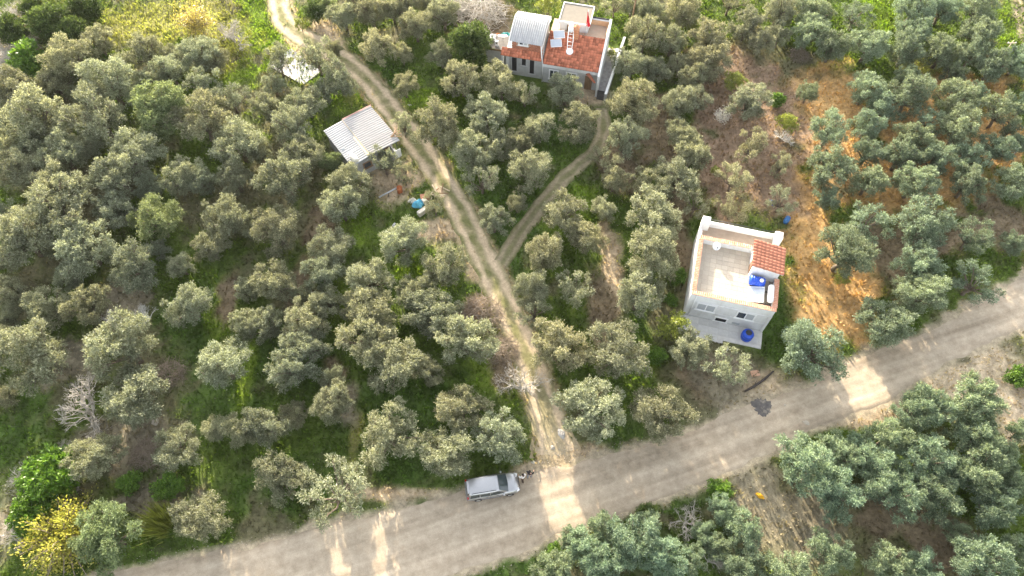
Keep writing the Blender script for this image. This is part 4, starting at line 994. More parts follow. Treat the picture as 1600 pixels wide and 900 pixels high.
pale_floor = mk('pale_terrace', (.42, .32, .24), .9, .1, 2.5, .1, dark=(.42, .26, .18), dscale=.8, damt=.5)
wood = mk('weathered_wood', (.22, .14, .08), .9, .25, 6, .3, stretch=(1, 1, .15))
wood_pale = mk('pale_wood', (.5, .42, .31), .9, .2, 6, .2, stretch=(1, 1, .15))
stone_m = mk('pale_stone', (.40, .355, .29), .95, .2, 5, .4)

def barrel_tile(name, w, l, mat):
    b = MB(); n = 7; vs = []
    for j, y in enumerate((0, l * 1.12)):
        for i in range(n + 1):
            t = i / n; a = math.pi * (t * 1.0); vs.append(((t - .5) * w, y, math.sin(a) * w * .22 + (.035 if j == 0 else 0)))
    fs = [(i, i + 1, n + 2 + i, n + 1 + i) for i in range(n)]
    vs2 = [(x, y, z - .025) for x, y, z in vs]; k = len(vs)
    fs2 = [tuple(k + q for q in f[::-1]) for f in fs]; rim = [(i + 1, i, k + i, k + i + 1) for i in range(n)]
    b.add(vs + vs2, fs + fs2 + rim, True); return b.mesh(name, mat)
def tile_roof(parent, o, ux, vx, nu, nv, mat, seed=0):
    # o: lower left corner, ux: along the eave, vx: up the slope
    o, ux, vx = Vector(o), Vector(ux), Vector(vx); w = ux.length / nu; l = vx.length / nv; me = barrel_tile('tile', w * 1.02, l, mat); rg = random.Random(seed)
    ex = ux.normalized(); ey = vx.normalized(); ez = ex.cross(ey)
    M0 = Matrix((ex, ey, ez)).transposed().to_4x4()
    for j in range(nv):
        for i in range(nu):
            t = bpy.data.objects.new('tile', me); p = o + ux * ((i + .5) / nu) + vx * (j / nv) + ez * (.02 + rg.uniform(0, .012))
            t.matrix_local = Matrix.Translation(p) @ M0 @ Matrix.Rotation(rg.uniform(-.02, .02), 4, 'Z'); link(t, parent)
def corr_sheet(name, L, Wd, mat, pitch=.2, amp=.035, prof=None):
    # ribs run along x (length L); sheet width Wd along y; prof: list of (x, z)
    n = max(4, int(Wd / pitch) * 4); prof = prof or [(0, 0), (L / 2, 0), (L, 0)]; vs = []; fs = []
    for (x, z) in prof:
        for i in range(n + 1): vs.append((x, Wd * i / n * 1.03, z + amp * (1 if i % 4 in (1, 2) else 0)))
    for j in range(len(prof) - 1):
        for i in range(n): fs.append((j * (n + 1) + i, j * (n + 1) + i + 1, (j + 1) * (n + 1) + i + 1, (j + 1) * (n + 1) + i))
    k = len(vs); vs += [(x, y, z - .012) for x, y, z in vs]; fs += [tuple(k + q for q in f[::-1]) for f in fs]
    b = MB(); b.add(vs, fs, False); return b.mesh(name, mat)
def window(parent, x0, x1, z0, z1, y, panes, frame_m=None, out=-1, name='window'):
    # opening in a wall at plane y, facing -y
    f = B(name, frame_m or white_paint, parent, (x0 - .1, x1 + .1, y - .07, y + .05, z1, z1 + .1), (x0 - .16, x1 + .16, y - .14, y + .05, z0 - .1, z0), (x0 - .1, x0, y - .068, y + .05, z0, z1), (x1, x1 + .1, y - .068, y + .05, z0, z1))
    n = len(panes); w = (x1 - x0) / n
    for i, m in enumerate(panes):
        a = x0 + i * w
        pn = B('pane', m, f, (a + .05, a + w - .05, y - .02, y + .04, z0 + .05, z1 - .05))
        B('sash', frame_m or white_paint, f, (a, a + w, y - .045, y + .045, z0, z0 + .05), (a, a + w, y - .045, y + .045, z1 - .05, z1), (a, a + .05, y - .044, y + .044, z0 + .05, z1 - .05), (a + w - .05, a + w, y - .044, y + .044, z0 + .05, z1 - .05))
    return f
def dish(parent, c, r, yaw, mat=None, tilt=R(40)):
    M = Matrix.Rotation(yaw, 4, 'Z') @ Matrix.Rotation(tilt, 4, 'X')
    MB().lathe([(r * .05, 0), (r * .4, .03), (r * .75, .1), (r, .2), (r * .98, .215), (r * .72, .12), (r * .38, .05), (r * .04, .02)], 24, c, M).build('reflector', mat or white_paint, parent)
    c = Vector(c); tip = c + M.to_3x3() @ Vector((0, -.1, .55)); MB().tube([c + M.to_3x3() @ Vector((0, -r * .9, .2)), tip], .015, 5).box(tip, (.08, .08, .12)).build('feed_arm', dark_metal, parent)
    MB().tube([c + Vector((0, 0, -.75)), c + Vector((0, 0, -.1)), c], .035, 6).build('mast', dark_metal, parent)

# ------------------------------------------------------------------ white house
wh = thing('white_house', 'white flat-roofed house with terracotta-capped parapet and tiled roof terrace beside the road', 'house', (17.39, 33.89, 0), R(-14.27))
B('wall', plaster, wh, (0, 8, 0, 9.1, -.3, 3.42))
def parapet(x0, x1, y0, y1, z1=4.3, m=plaster): return B('parapet', m, wh, (x0, x1, y0, y1, 3.42, z1))
parapet(0, 8, 0, .26); parapet(0, .26, .26, 6.65); parapet(7.74, 8, .26, 3.7); parapet(.26, 5.3, 6.65, 6.9)
parapet(.75, 7.3, 8.85, 9.1, 4.15); parapet(0, .2, 6.65, 8.3, 3.75); parapet(7.84, 8, 6.35, 8.3, 3.55)
B('corner_pier', plaster, wh, (-.06, .75, 8.3, 9.16, 3.42, 4.75), bevel=.02); B('corner_pier', plaster, wh, (7.3, 8.06, 8.3, 9.16, 3.42, 4.6), bevel=.02)
b = MB()
for x in np.arange(.9, 7.3, .8): b.tube([(x, 9.0, 4.15), (x, 9.0, 4.55)], .02, 5)
b.tube([(.75, 9.0, 4.56), (7.3, 9.0, 4.56)], .028, 6); b.build('roof_rail', dark_metal, wh)
def coping(x0, x1, y0, y1, along):
    # one row of small ridged terracotta caps, laid across the parapet
    b = MB(); L = (x1 - x0) if along == 'x' else (y1 - y0); n = int(L / .19); d = L / n
    prof = [(-.5, 0), (-.33, .045), (0, .075), (.33, .045), (.5, 0)]
    for i in range(n):
        vs = []
        for q in (0, 1):
            for (t, z) in prof:
                p = (i + .5 + t * .96) * d
                vs.append((x0 + p, (y0, y1)[q], 4.3 + z) if along == 'x' else ((x0, x1)[q], y0 + p, 4.3 + z))
        fs = [(k, k + 1, 6 + k, 5 + k) for k in range(4)]
        if along != 'x': fs = [f[::-1] for f in fs]
        fs += [(4, 3, 2, 1, 0), (5, 6, 7, 8, 9)]
        b.add(vs, fs)
    o = b.build('coping', coping_m, wh); o['kind'] = 'stuff'
    return o
coping(-.06, 8.06, -.1, .36, 'x'); coping(-.1, .36, .36, 6.55, 'y'); coping(7.62, 8.1, .36, 3.65, 'y'); coping(-.05, 5.25, 6.55, 7.0, 'x')
tf = B('terrace_floor', grout, wh, (.26, 7.74, .26, 6.65, 3.42, 3.45)); tile_me = MB().box((0, 0, 0), (.575, .515, .03)).mesh('tile', tile_floor)
for i in range(12):
    for j in range(12):
        t = bpy.data.objects.new('tile', tile_me); t.location = (.26 + .3 + i * .59 + .29 * 0, .26 + .27 + j * .53, 3.458 + .002 * ((i * 7 + j * 3) % 3)); 
        if t.location.x < 7.5 and t.location.y < 6.45: link(t, tf)
B('rear_terrace_floor', mk('brown_screed', (.40, .31, .23), .95, .12, 2, .1, dark=(.28, .2, .14), damt=.4), wh, (.2, 7.84, 6.9, 8.85, 3.42, 3.46))
st = B('stair_house', plaster, wh, (5.3, 7.9, 3.75, 6.35, 3.42, 5.35))
MB().add([(5.3, 3.75, 5.35), (7.9, 3.75, 5.35), (7.9, 6.35, 5.35), (5.3, 6.35, 5.35), (5.3, 3.75, 5.8), (5.3, 6.35, 5.8)], [(0, 1, 4), (2, 3, 5), (0, 4, 5, 3), (1, 2, 5, 4)]).build('gable', plaster, st)
B('door', mk('brown_door', (.17, .1, .06), .6, .15, 5, .1), st, (5.24, 5.32, 4.2, 5.05, 3.46, 5.3))
sr = MB().add([(5.0, 3.45, 5.86), (8.12, 3.45, 5.33), (8.12, 6.62, 5.33), (5.0, 6.62, 5.86), (5.0, 3.45, 5.92), (8.12, 3.45, 5.39), (8.12, 6.62, 5.39), (5.0, 6.62, 5.92)], [(3, 2, 1, 0), (4, 5, 6, 7), (0, 1, 5, 4), (1, 2, 6, 5), (2, 3, 7, 6), (3, 0, 4, 7)]).build('stair_roof', white_paint, wh)
tile_roof(sr, (8.15, 3.42, 5.40), (0, 3.22, 0), (-3.17, 0, .53), 9, 8, terracotta_n, 3)
for x0, x1, pn in ((.97, 2.71, (shutter, shutter)), (4.88, 6.55, (glass_m, shutter))): window(wh, x0, x1, 1.65, 2.8, 0, pn)
for z in (1.42, 2.98): B('string_course', plaster, wh, (.35, 7.99, -.045, .02, z, z + .09))
window(wh, 3.15, 4.3, .15, .85, 0, (black_void,), name='basement_window')
B('vent', shutter, wh, (4.85, 5.6, -.03, .02, .28, .6))
B('plinth', grey_wall, wh, (-.03, 3.0, -.06, .02, -.1, .13), (4.47, 8.03, -.06, .02, -.1, .13))
MB().tube([(.55, -.06, 4.1), (.55, -.07, .1)], .045, 8).build('drainpipe', white_paint, wh)
po = B('porch', concrete, wh, (-.35, 4.25, -2.4, -.06, -.3, .13), (4.25, 8.0, -2.05, -.06, -.3, .13), bevel=.02)
sl_me = MB().box((0, 0, 0), (.97, .74, .03)).mesh('paving_slab', mk('porch_paving', (.56, .55, .53), .85, .1, 3, .1, objvar=.08, dark=(.4, .38, .35), damt=.4))
for i in range(8):
    for j in range(3):
        y = -.46 - j * .76; x = .15 + i * 1.0
        if i > 3 and j == 2: continue
        t = bpy.data.objects.new('paving_slab', sl_me); t.location = (x, y, .137); link(t, po)
B('porch_post', plaster, wh, (7.72, 7.98, -.12, -.06, .13, 3.3))
def H2W(e, x, y, z): return e.matrix_basis @ Vector((x, y, z))
# things on and beside it
def in_frame(e, x, y, z=0.0): 
    c, s = math.cos(e.rotation_euler.z), math.sin(e.rotation_euler.z); return (e.location.x + c * x - s * y, e.location.y + s * x + c * y, z)
WR = R(-14.27)
t = thing('water_tank', 'blue ribbed plastic water tank lying on the white house roof terrace', 'water tank', in_frame(wh, 6.05, 3.05, 3.47), WR)
prof = [(.12, -.78), (.40, -.74), (.47, -.66)]
for k in range(6): prof += [(.50, -.62 + k * .2), (.50, -.52 + k * .2), (.465, -.49 + k * .2), (.465, -.45 + k * .2)]
prof += [(.40, .72), (.12, .78)]
MB().lathe(prof, 24, (0, 0, .62), Matrix.Rotation(R(90), 4, 'Y')).build('tank_body', blue_plastic, t)
MB().lathe([(.2, 0), (.2, .07), (.16, .1)], 16, (.32, -.12, 1.08), Matrix.Rotation(R(14), 4, 'X')).build('lid', white_plastic, t)
B('cradle', dark_metal, t, (-.55, -.47, -.4, .4, 0, .2), (.47, .55, -.4, .4, 0, .2))
t = thing('solar_water_heater', 'white solar water heater with tilted collector on the white house roof terrace', 'solar heater', in_frame(wh, 6.6, 1.7, 3.47), WR)
col = MB().box((-.5, -.05, .45), (1.5, 1.75, .08), ry=R(-18)).build('collector', white_paint, t)
MB().box((-.5, -.05, .50), (1.36, .76, .02), ry=R(-18)).v
for s in (-.43, .33): MB().box((-.513, s + .0, .492), (1.38, .72, .02), ry=R(-18)).build('collector_glass', panel_glass, col)
MB().lathe([(.1, -.95), (.26, -.9), (.29, -.8), (.29, .8), (.26, .9), (.1, .95)], 20, (.75, 0, 1.0), Matrix.Rotation(R(90), 4, 'X')).build('tank', white_plastic, t)
b = MB()
for y in (-.7, .7): b.tube([(.75, y, .75), (.45, y, 0)], .025, 5).tube([(.75, y, .75), (1.0, y, 0)], .025, 5).tube([(-1.15, y, .22), (-1.15, y, 0)], .025, 5).tube([(-1.2, y, .02), (1.0, y, .02)], .025, 5)
b.build('stand', dark_metal, t)
t = thing('satellite_dish', 'small white satellite dish at the back parapet of the white house roof', 'satellite dish', in_frame(wh, 1.7, 6.15, 3.47), WR + R(15)); dish(t, (0, 0, .7), .42, 0)
t = thing('blue_barrel', 'blue plastic water barrel standing on the white house porch', 'barrel', in_frame(wh, 6.42, -1.2, .155), WR)
MB().lathe([(.50, 0), (.54, .06), (.56, .3), (.585, .33), (.585, .4), (.56, .43), (.56, .72), (.585, .75), (.585, .82), (.54, .95), (.36, 1.06), (.30, 1.08)], 28).build('barrel_body', blue_plastic, t)
MB().lathe([(.30, 1.08), (.31, 1.14), (.1, 1.17)], 20).build('lid', dark_metal, t); MB().tube([(.15, .3, 1.02), (.4, .38, .9)], .04, 6).build('fitting', dark_metal, t)

# ------------------------------------------------------------------ red-roofed house
rh = thing('red_roofed_house', 'red-tiled house with a brick annex under a metal roof, stair tower and side patio', 'house', (3.63, 66.24, 0), R(-13.2))
B('wall', grey_wall, rh, (0, 6.85, .55, 7.5, -.3, 2.72)); B('fascia', plaster, rh, (-.05, 6.85, .38, .56, 2.55, 3.12))
MB().add([(0, .56, 2.72), (6.85, .56, 2.72), (6.85, 4.45, 2.72), (0, 4.45, 2.72), (0, .56, 3.05), (6.85, .56, 3.05), (6.85, 4.45, 4.42), (0, 4.45, 4.42)], [(0, 1, 5, 4), (1, 2, 6, 5), (2, 3, 7, 6), (3, 0, 4, 7), (4, 5, 6, 7)]).build('upper_wall', grey_wall, rh)
mr = MB().add([(-.02, .3, 3.06), (6.86, .3, 3.06), (6.86, 4.45, 4.50), (-.02, 4.45, 4.50), (-.02, .3, 3.12), (6.86, .3, 3.12), (6.86, 4.45, 4.56), (-.02, 4.45, 4.56)], [(3, 2, 1, 0), (4, 5, 6, 7), (0, 1, 5, 4), (1, 2, 6, 5), (2, 3, 7, 6), (3, 0, 4, 7)]).build('roof', mortar, rh)
tile_roof(mr, (0, .22, 3.10), (6.84, 0, 0), (0, 4.25, 1.47), 19, 13, terracotta, 5)
MB().add([(6.86, -.55, -.2), (7.1, -.55, -.2), (7.1, 7.6, -.2), (6.86, 7.6, -.2), (6.86, -.55, 3.3), (7.1, -.55, 3.3), (7.1, 7.6, 5.1), (6.86, 7.6, 5.1), (6.86, 4.4, 5.0), (7.1, 4.4, 5.0)], [(0, 1, 5, 4), (2, 3, 7, 6), (1, 2, 6, 9, 5), (3, 0, 4, 8, 7), (4, 5, 9, 8), (8, 9, 6, 7)]).build('gable_wall', plaster, rh)
B('roof_terrace', pale_floor, rh, (4.3, 6.86, 4.46, 7.3, 2.72, 4.2), (0, 4.3, 4.46, 7.3, 2.72, 4.18))
B('terrace_parapet', plaster, rh, (4.3, 6.86, 7.3, 7.6, 2.72, 5.0)); B('terrace_lining', ochre, rh, (4.62, 6.86, 7.22, 7.3, 4.2, 4.86))
B('terrace_lining', ochre, rh, (6.74, 6.86, 5.2, 7.22, 4.2, 4.7)); B('parapet_rail', dark_metal, rh, (4.7, 6.8, 7.42, 7.47, 5.0, 5.18))
tw = B('stair_tower', plaster, rh, (1.0, 4.5, 5.5, 8.7, -.3, 5.3)); B('tower_roof', tan_roof, rh, (.92, 4.58, 5.45, 8.8, 5.3, 5.46))
B('tower_coping', plaster, rh, (.80, 4.7, 5.30, 5.45, 5.2, 5.54), (.80, .92, 5.45, 8.8, 5.2, 5.54), (4.58, 4.7, 5.45, 8.8, 5.2, 5.54), (.80, 4.7, 8.8, 8.92, 5.2, 5.54))
B('tower_door', wood, tw, (1.9, 2.6, 5.44, 5.51, 4.2, 5.2))
ch = B('chimney', mortar, rh, (2.98, 3.52, 3.98, 4.52 - 1.0 + 0.0, 4.0, 5.3)) if False else B('chimney', mortar, rh, (2.95, 3.55, 3.85, 4.45, 4.0, 5.75))
bk = MB().box((0, 0, 0), (.29, .08, .085)).mesh('brick', mk('orange_brick', (.56, .26, .14), .95, .15, 4, .3, objvar=.22))
for r_ in range(15):
    z = 4.3 + r_ * .1
    for sx, sy, rz in ((3.1, 3.84, 0), (3.4, 3.84, 0), (3.1, 4.46, 0), (3.4, 4.46, 0), (2.94, 4.0, 90), (2.94, 4.3, 90), (3.56, 4.0, 90), (3.56, 4.3, 90)):
        o = bpy.data.objects.new('brick', bk); o.location = (sx, sy, z); o.rotation_euler.z = R(rz); link(o, ch)
MB().box((3.25, 4.15, 5.81), (.75, .75, .08)).box((3.25, 4.15, 6.07), (.6, .6, .45), top=(.25, .25)).build('chimney_cap', mk('orange_cap', (.55, .27, .15), .95, .15, 4, .2), ch)
# annex under the metal roof
B('annex_wall', grey_wall, rh, (-4.7, -.12, .95, 5.3, -.3, 3.7)); aw = B('annex_upper_wall', mortar, rh, (-4.0, -.2, 1.1, 5.1, 3.7, 5.85))
bk2 = MB().box((0, 0, 0), (.36, .05, .17)).mesh('brick', brick_m)
for r_ in range(11):
    for i in range(10):
        x = -3.85 + i * .385 + (.19 if r_ % 2 else 0); z = 4.0 + r_ * .185
        if x > -.35 or (-3.35 < x < -1.85 and 4.5 < z < 5.55): continue
        o = bpy.data.objects.new('brick', bk2); o.location = (x, 1.085, z); link(o, aw)
window(aw, -3.1, -2.1, 4.72, 5.4, 1.1, (glass_m, shutter))
pr = MB().add([(-5.2, .2, 3.42), (-.15, .2, 3.42), (-.15, 1.05, 3.85), (-5.2, 1.05, 3.85), (-5.2, .2, 3.48), (-.15, .2, 3.48), (-.15, 1.05, 3.91), (-5.2, 1.05, 3.91)], [(3, 2, 1, 0), (4, 5, 6, 7), (0, 1, 5, 4), (1, 2, 6, 5), (2, 3, 7, 6), (3, 0, 4, 7)]).build('pent_roof', wood, rh)
tile_roof(pr, (-5.2, .14, 3.47), (5.05, 0, 0), (0, .92, .465), 14, 3, terracotta, 8)
B('porch_pillar', grey_wall, rh, (-4.55, -4.2, .3, .6, -.2, 3.42)); B('porch_pillar', grey_wall, rh, (-5.15, -4.9, .3, .6, -.2, 3.42))
for x0, x1, z0, z1 in ((-2.75, -2.15, 1.7, 2.9), (-1.75, -1.1, .6, 2.8), (-4.0, -3.3, .6, 2.8)): window(rh, x0, x1, z0, z1, .95, (black_void,), grey_wall, name='opening')
for x0, x1, z0, z1 in ((.9, 1.9, .8, 2.1), (3.0, 4.2, .8, 2.1)): window(rh, x0, x1, z0, z1, .55, (glass_m, glass_m))
ar = empty('annex_roof'); ar.parent = rh; ar.location = (0, 0, 0)
prof = [(0, 0), (.9, .30), (1.9, .58), (2.8, .76), (3.4, .82), (3.75, .78), (4.3, .55), (5.3, .05)]
for i in range(4):
    me = corr_sheet('metal_sheet', 5.3, 1.0, metal_sheet, .25, .06, prof); o = bpy.data.objects.new('metal_sheet', me); link(o, ar)
    o.matrix_local = Matrix.Translation((-.12 - i * 1.02, .0, 5.95 + .004 * i)) @ Matrix.Rotation(R(90), 4, 'Z')
b = MB(); vs = []
for (q, z) in prof: vs += [(-.10, q, 5.99 + z), (-.10, q, 5.42 + z * .85)]
b.add(vs, [(2 * i, 2 * i + 1, 2 * i + 3, 2 * i + 2) for i in range(len(prof) - 1)]); k = len(vs); b.add([(x + .04, y, z) for x, y, z in vs], [(2 * i + 2, 2 * i + 3, 2 * i + 1, 2 * i) for i in range(len(prof) - 1)]); b.build('verge_board', white_paint, rh)
MB().tube([(-.2, -.02, 5.9), (-.12, .1, 4.3), (.05, .25, 3.1), (.05, .3, .2)], .06, 8).build('downpipe', white_paint, rh)
# canopy over the door and the side patio
cn = MB().add([(5.35, .35, 2.55), (6.6, -.75, 2.35), (6.75, -.55, 2.35), (5.6, .55, 2.85)], [(0, 1, 2, 3)]).add([(5.35, .35, 2.5), (6.6, -.75, 2.3), (6.75, -.55, 2.3), (5.6, .55, 2.8)], [(3, 2, 1, 0)]).build('door_canopy', terracotta, rh)
B('door', wood, rh, (5.3, 6.2, .48, .56, 0, 2.1))
pf = B('patio', mortar, rh, (7.1, 8.2, -.9, 8.4, -.2, .04)); pv = MB().box((0, 0, 0), (.33, .27, .03)).mesh('paver', mk('grey_paver', (.37, .36, .35), .9, .1, 4, .2, objvar=.2))
for i in range(3):
    for j in range(31):
        o = bpy.data.objects.new('paver', pv); o.location = (7.29 + i * .36, -.7 + j * .295, .05); link(o, pf)
ra = R(-13.2)
bw = thing('boundary_wall', 'low white-topped boundary wall along the patio of the red-roofed house', 'wall', in_frame(rh, 8.05, -1.0, 0), ra)
b = MB(); MB.add(b, [(0, 0, -.2), (.22, 0, -.2), (.95, 10.4, -.2), (.73, 10.4, -.2), (0, 0, 1.15), (.22, 0, 1.15), (.95, 10.4, 1.15), (.73, 10.4, 1.15)], [(3, 2, 1, 0), (4, 5, 6, 7), (0, 1, 5, 4), (1, 2, 6, 5), (2, 3, 7, 6), (3, 0, 4, 7)]); b.build('wall_body', grey_wall, bw)
MB().add([(-.04, -.05, 1.15), (.26, -.05, 1.15), (.99, 10.45, 1.15), (.69, 10.45, 1.15), (-.04, -.05, 1.24), (.26, -.05, 1.24), (.99, 10.45, 1.24), (.69, 10.45, 1.24)], [(3, 2, 1, 0), (4, 5, 6, 7), (0, 1, 5, 4), (1, 2, 6, 5), (2, 3, 7, 6), (3, 0, 4, 7)]).build('wall_cap', white_paint, bw)
gt = thing('patio_gate', 'black metal gate closing the patio beside the red-roofed house', 'gate', in_frame(rh, 7.12, -.95, 0), ra)
B('gate_frame', dark_metal, gt, (0, .06, 0, .06, 0, 1.5), (.82, .88, 0, .06, 0, 1.5), (.06, .82, 0, .06, 1.42, 1.5), (.06, .82, 0, .06, .04, .12))
for i in range(6): B('slat', dark_metal, gt, (.08 + i * .122, .18 + i * .122, .015, .045, .12, 1.42))
bxx = thing('meter_box', 'white utility box at the far end of the patio boundary wall', 'utility box', in_frame(rh, 8.15, 6.6, 0), ra); B('box_body', white_paint, bxx, (0, .4, 0, .7, 0, 1.1), bevel=.02); B('box_door', white_plastic, bxx, (-.02, .0, .06, .64, .2, 1.0))
# roof equipment
t = thing('solar_water_heater', 'solar water heater with two pale collectors and a white stand on the red roof', 'solar heater', in_frame(rh, 1.5, 3.2, 4.1), ra)
for s in (0, 1):
    c = MB().box((-.25 - s * .12, .55 - s * 1.1, .75 - s * .42), (1.35, 1.0, .08), rx=R(20), rz=R(18)).build('collector', white_paint, t)
    MB().box((-.25 - s * .12, .55 - s * 1.1 - .015, .75 - s * .42 + .045), (1.26, .9, .02), rx=R(20), rz=R(18)).build('collector_glass', panel_glass, c)
b = MB(); a0, a1, e0, e1 = Vector((.85, .85, 1.75)), Vector((1.4, .85, 1.75)), Vector((1.2, -1.6, -.1)), Vector((1.65, -1.6, -.1))
b.tube([a0, a0.lerp(e0, .5) + Vector((-.05, 0, .2)), e0], .045, 6).tube([a1, a1.lerp(e1, .5) + Vector((.12, 0, .2)), e1], .045, 6)
for i in range(1, 7): b.tube([a0.lerp(e0, i / 7) + Vector((0, 0, .18 * math.sin(i / 7 * 3.14))), a1.lerp(e1, i / 7) + Vector((0, 0, .18 * math.sin(i / 7 * 3.14)))], .03, 5)
for p in (a0, a1): b.tube([p, (p.x, p.y + .2, .05)], .03, 5)
b.build('stand', white_paint, t)
MB().lathe([(.1, -.7), (.27, -.66), (.29, -.6), (.29, .6), (.27, .66), (.1, .7)], 18, (1.12, .75, 1.95), Matrix.Rotation(R(90), 4, 'X') @ Matrix.Rotation(R(8), 4, 'Y')).build('tank', white_plastic, t)
MB().lathe([(.05, 0), (.3, .05), (.42, .16), (.40, .17), (.28, .07), (.04, .02)], 20, (1.5, -1.55, .25), Matrix.Rotation(R(30), 4, 'X')).build('dish', white_plastic, t)
fl = thing('flag', 'red flag hanging from a short pole on the stair tower of the red-roofed house', 'flag', in_frame(rh, 4.35, 5.2, 4.9), ra)
MB().tube([(0, 0, -1.0), (0, 0, 2.9)], .03, 6).build('pole', white_paint, fl)
b = MB(); n = 9; vs = []
for j in range(9):
    f_ = j / 8
    for i in range(n): g_ = i / (n - 1); vs.append((g_ * .55 * (1 - f_ * .85) - .1, -.05 + .07 * math.sin(g_ * 9 + f_ * 3), .6 + f_ * 2.1))
fs = [(j * n + i, j * n + i + 1, (j + 1) * n + i + 1, (j + 1) * n + i) for j in range(8) for i in range(n - 1)]; b.add(vs, fs, True); k = len(vs)
b.add([(x, y + .012, z) for x, y, z in vs], [f[::-1] for f in fs], True); b.build('cloth', mk('red_flag_cloth', (.62, .015, .025), .8, .12, 3, .1), fl)
# low outbuilding with dishes
ob = thing('low_outbuilding', 'low flat-roofed outbuilding left of the brick annex carrying satellite dishes', 'outbuilding', in_frame(rh, -7.7, 2.4, 0), ra)
B('wall', grey_wall, ob, (0, 2.6, 0, 2.4, -.2, 2.2)); B('roof', mk('dirty_roof', (.15, .14, .13), .95, .2, 2, .2), ob, (-.15, 2.75, -.15, 2.55, 2.2, 2.36)); B('roof_edge', wood, ob, (-.2, 2.8, -.2, -.15, 2.15, 2.4))
for (x, y, r_, yw, lb) in ((1.95, 1.3, .62, 190, 'large white satellite dish on the low outbuilding roof'), (.75, .9, .42, 100, 'small pinkish-white satellite dish on the low outbuilding roof')):
    d_ = thing('satellite_dish', lb, 'satellite dish', in_frame(rh, -7.7 + x, 2.4 + y, 2.36), ra + R(yw)); dish(d_, (0, 0, .72), r_, 0, tilt=R(28 if r_ > .5 else 60))
ac = thing('air_conditioner', 'white boxy outdoor unit between the dishes on the low outbuilding', 'air conditioner', in_frame(rh, -6.35, 2.9, 2.37), ra); B('casing', white_plastic, ac, (-.2, .2, -.15, .15, 0, .75), bevel=.02); MB().lathe([(.12, 0), (.13, .01), (.05, .02)], 16, (0, -.155, .5), Matrix.Rotation(R(90), 4, 'X')).build('fan_grille', dark_metal, ac)
bd = thing('wooden_board', 'white board leaning at the left end of the low outbuilding', 'board', in_frame(rh, -8.2, 3.7, 1.6), ra + R(35)); MB().box((0, 0, .3), (.25, 1.3, .05), rx=R(20)).build('board', white_paint, bd)
tb = thing('white_tub', 'pale square basin on the low outbuilding roof beside the board', 'basin', in_frame(rh, -7.2, 4.1, 2.37), ra); B('basin_wall', white_plastic, tb, (-.35, .35, -.3, -.25, 0, .3), (-.35, .35, .25, .3, 0, .3), (-.35, -.3, -.25, .25, 0, .3), (.3, .35, -.25, .25, 0, .3)); B('basin_bottom', white_plastic, tb, (-.3, .3, -.25, .25, .01, .05))
tp = thing('teal_tarp', 'crumpled teal tarpaulin behind the low outbuilding', 'tarp', in_frame(rh, -6.0, 6.2, 1.0), ra)
def crumple(name, mat, parent, w, d, h, seed, n=14):
    rg = random.Random(seed); vs = []; ph = [rg.uniform(0, 6) for _ in range(6)]
    for j in range(n + 1):
        for i in range(n + 1):
            x0 = i / n * 2 - 1; y0 = j / n * 2 - 1; x = x0 * math.sqrt(1 - y0 * y0 / 2.3); y = y0 * math.sqrt(1 - x0 * x0 / 2.3); q = max(0, 1 - max(abs(x0), abs(y0)) ** 2.5)
            vs.append((x * w / 2 * (1 + .12 * math.sin(3 * y + ph[0])), y * d / 2 * (1 + .12 * math.sin(4 * x + ph[1])), h * q * (.65 + .2 * math.sin(5 * x + ph[2]) * math.cos(4 * y + ph[3]) + .15 * math.sin(9 * x + 7 * y + ph[4])) + rg.uniform(0, .03)))
    fs = [(j * (n + 1) + i, j * (n + 1) + i + 1, (j + 1) * (n + 1) + i + 1, (j + 1) * (n + 1) + i) for j in range(n) for i in range(n)]
    b = MB(); b.add(vs, fs); b.add([(x, y, z - .01) for x, y, z in vs], [f[::-1] for f in fs]); return b.build(name, mat, parent)
teal = mk('teal_tarpaulin', (.02, .22, .22), .6, .2, 3, .2); crumple('cloth', teal, tp, 1.4, 1.6, .7, 1)
od = thing('orange_drum', 'rusty orange drum beside the teal tarpaulin', 'drum', in_frame(rh, -7.0, 5.9, 0), ra); MB().lathe([(.3, 0), (.31, .02), (.3, .5), (.32, .52), (.3, .54), (.3, 1.4), (.31, 1.45), (.27, 1.42), (.26, 1.3)], 18).build('drum_body', mk('orange_rust', (.50, .20, .07), .8, .2, 4, .2), od)

# ------------------------------------------------------------------ shed with corrugated roof
sh = thing('metal_roofed_shed', 'grey shed with a pale corrugated metal roof in two halves beside the track', 'shed', (-17.2, 55.4, 0), R(36))
B('wall', block, sh, (-2.85, 1.15, -3.05, 3.05, -.2, 2.35), (1.15, 2.85, -1.6, 3.05, -.2, 2.35)); B('porch_floor', concrete, sh, (1.15, 3.0, -3.1, -1.6, -.2, .06))
MB().tube([(2.8, -3.0, 0), (2.8, -3.0, 2.6)], .06, 6).tube([(1.25, -3.0, 0), (1.25, -3.0, 2.6)], .06, 6).build('porch_post', dark_metal, sh)
B('porch_screen', white_paint, sh, (2.3, 2.36, -3.2, -2.0, .1, 1.5), (2.36, 3.1, -3.2, -3.14, .1, 1.4))
B('door', wood, sh, (1.5, 2.3, -1.66, -1.6, 0, 2.0)); window(sh, -1.6, -.7, 1.0, 1.8, -3.05, (glass_m,), wood)
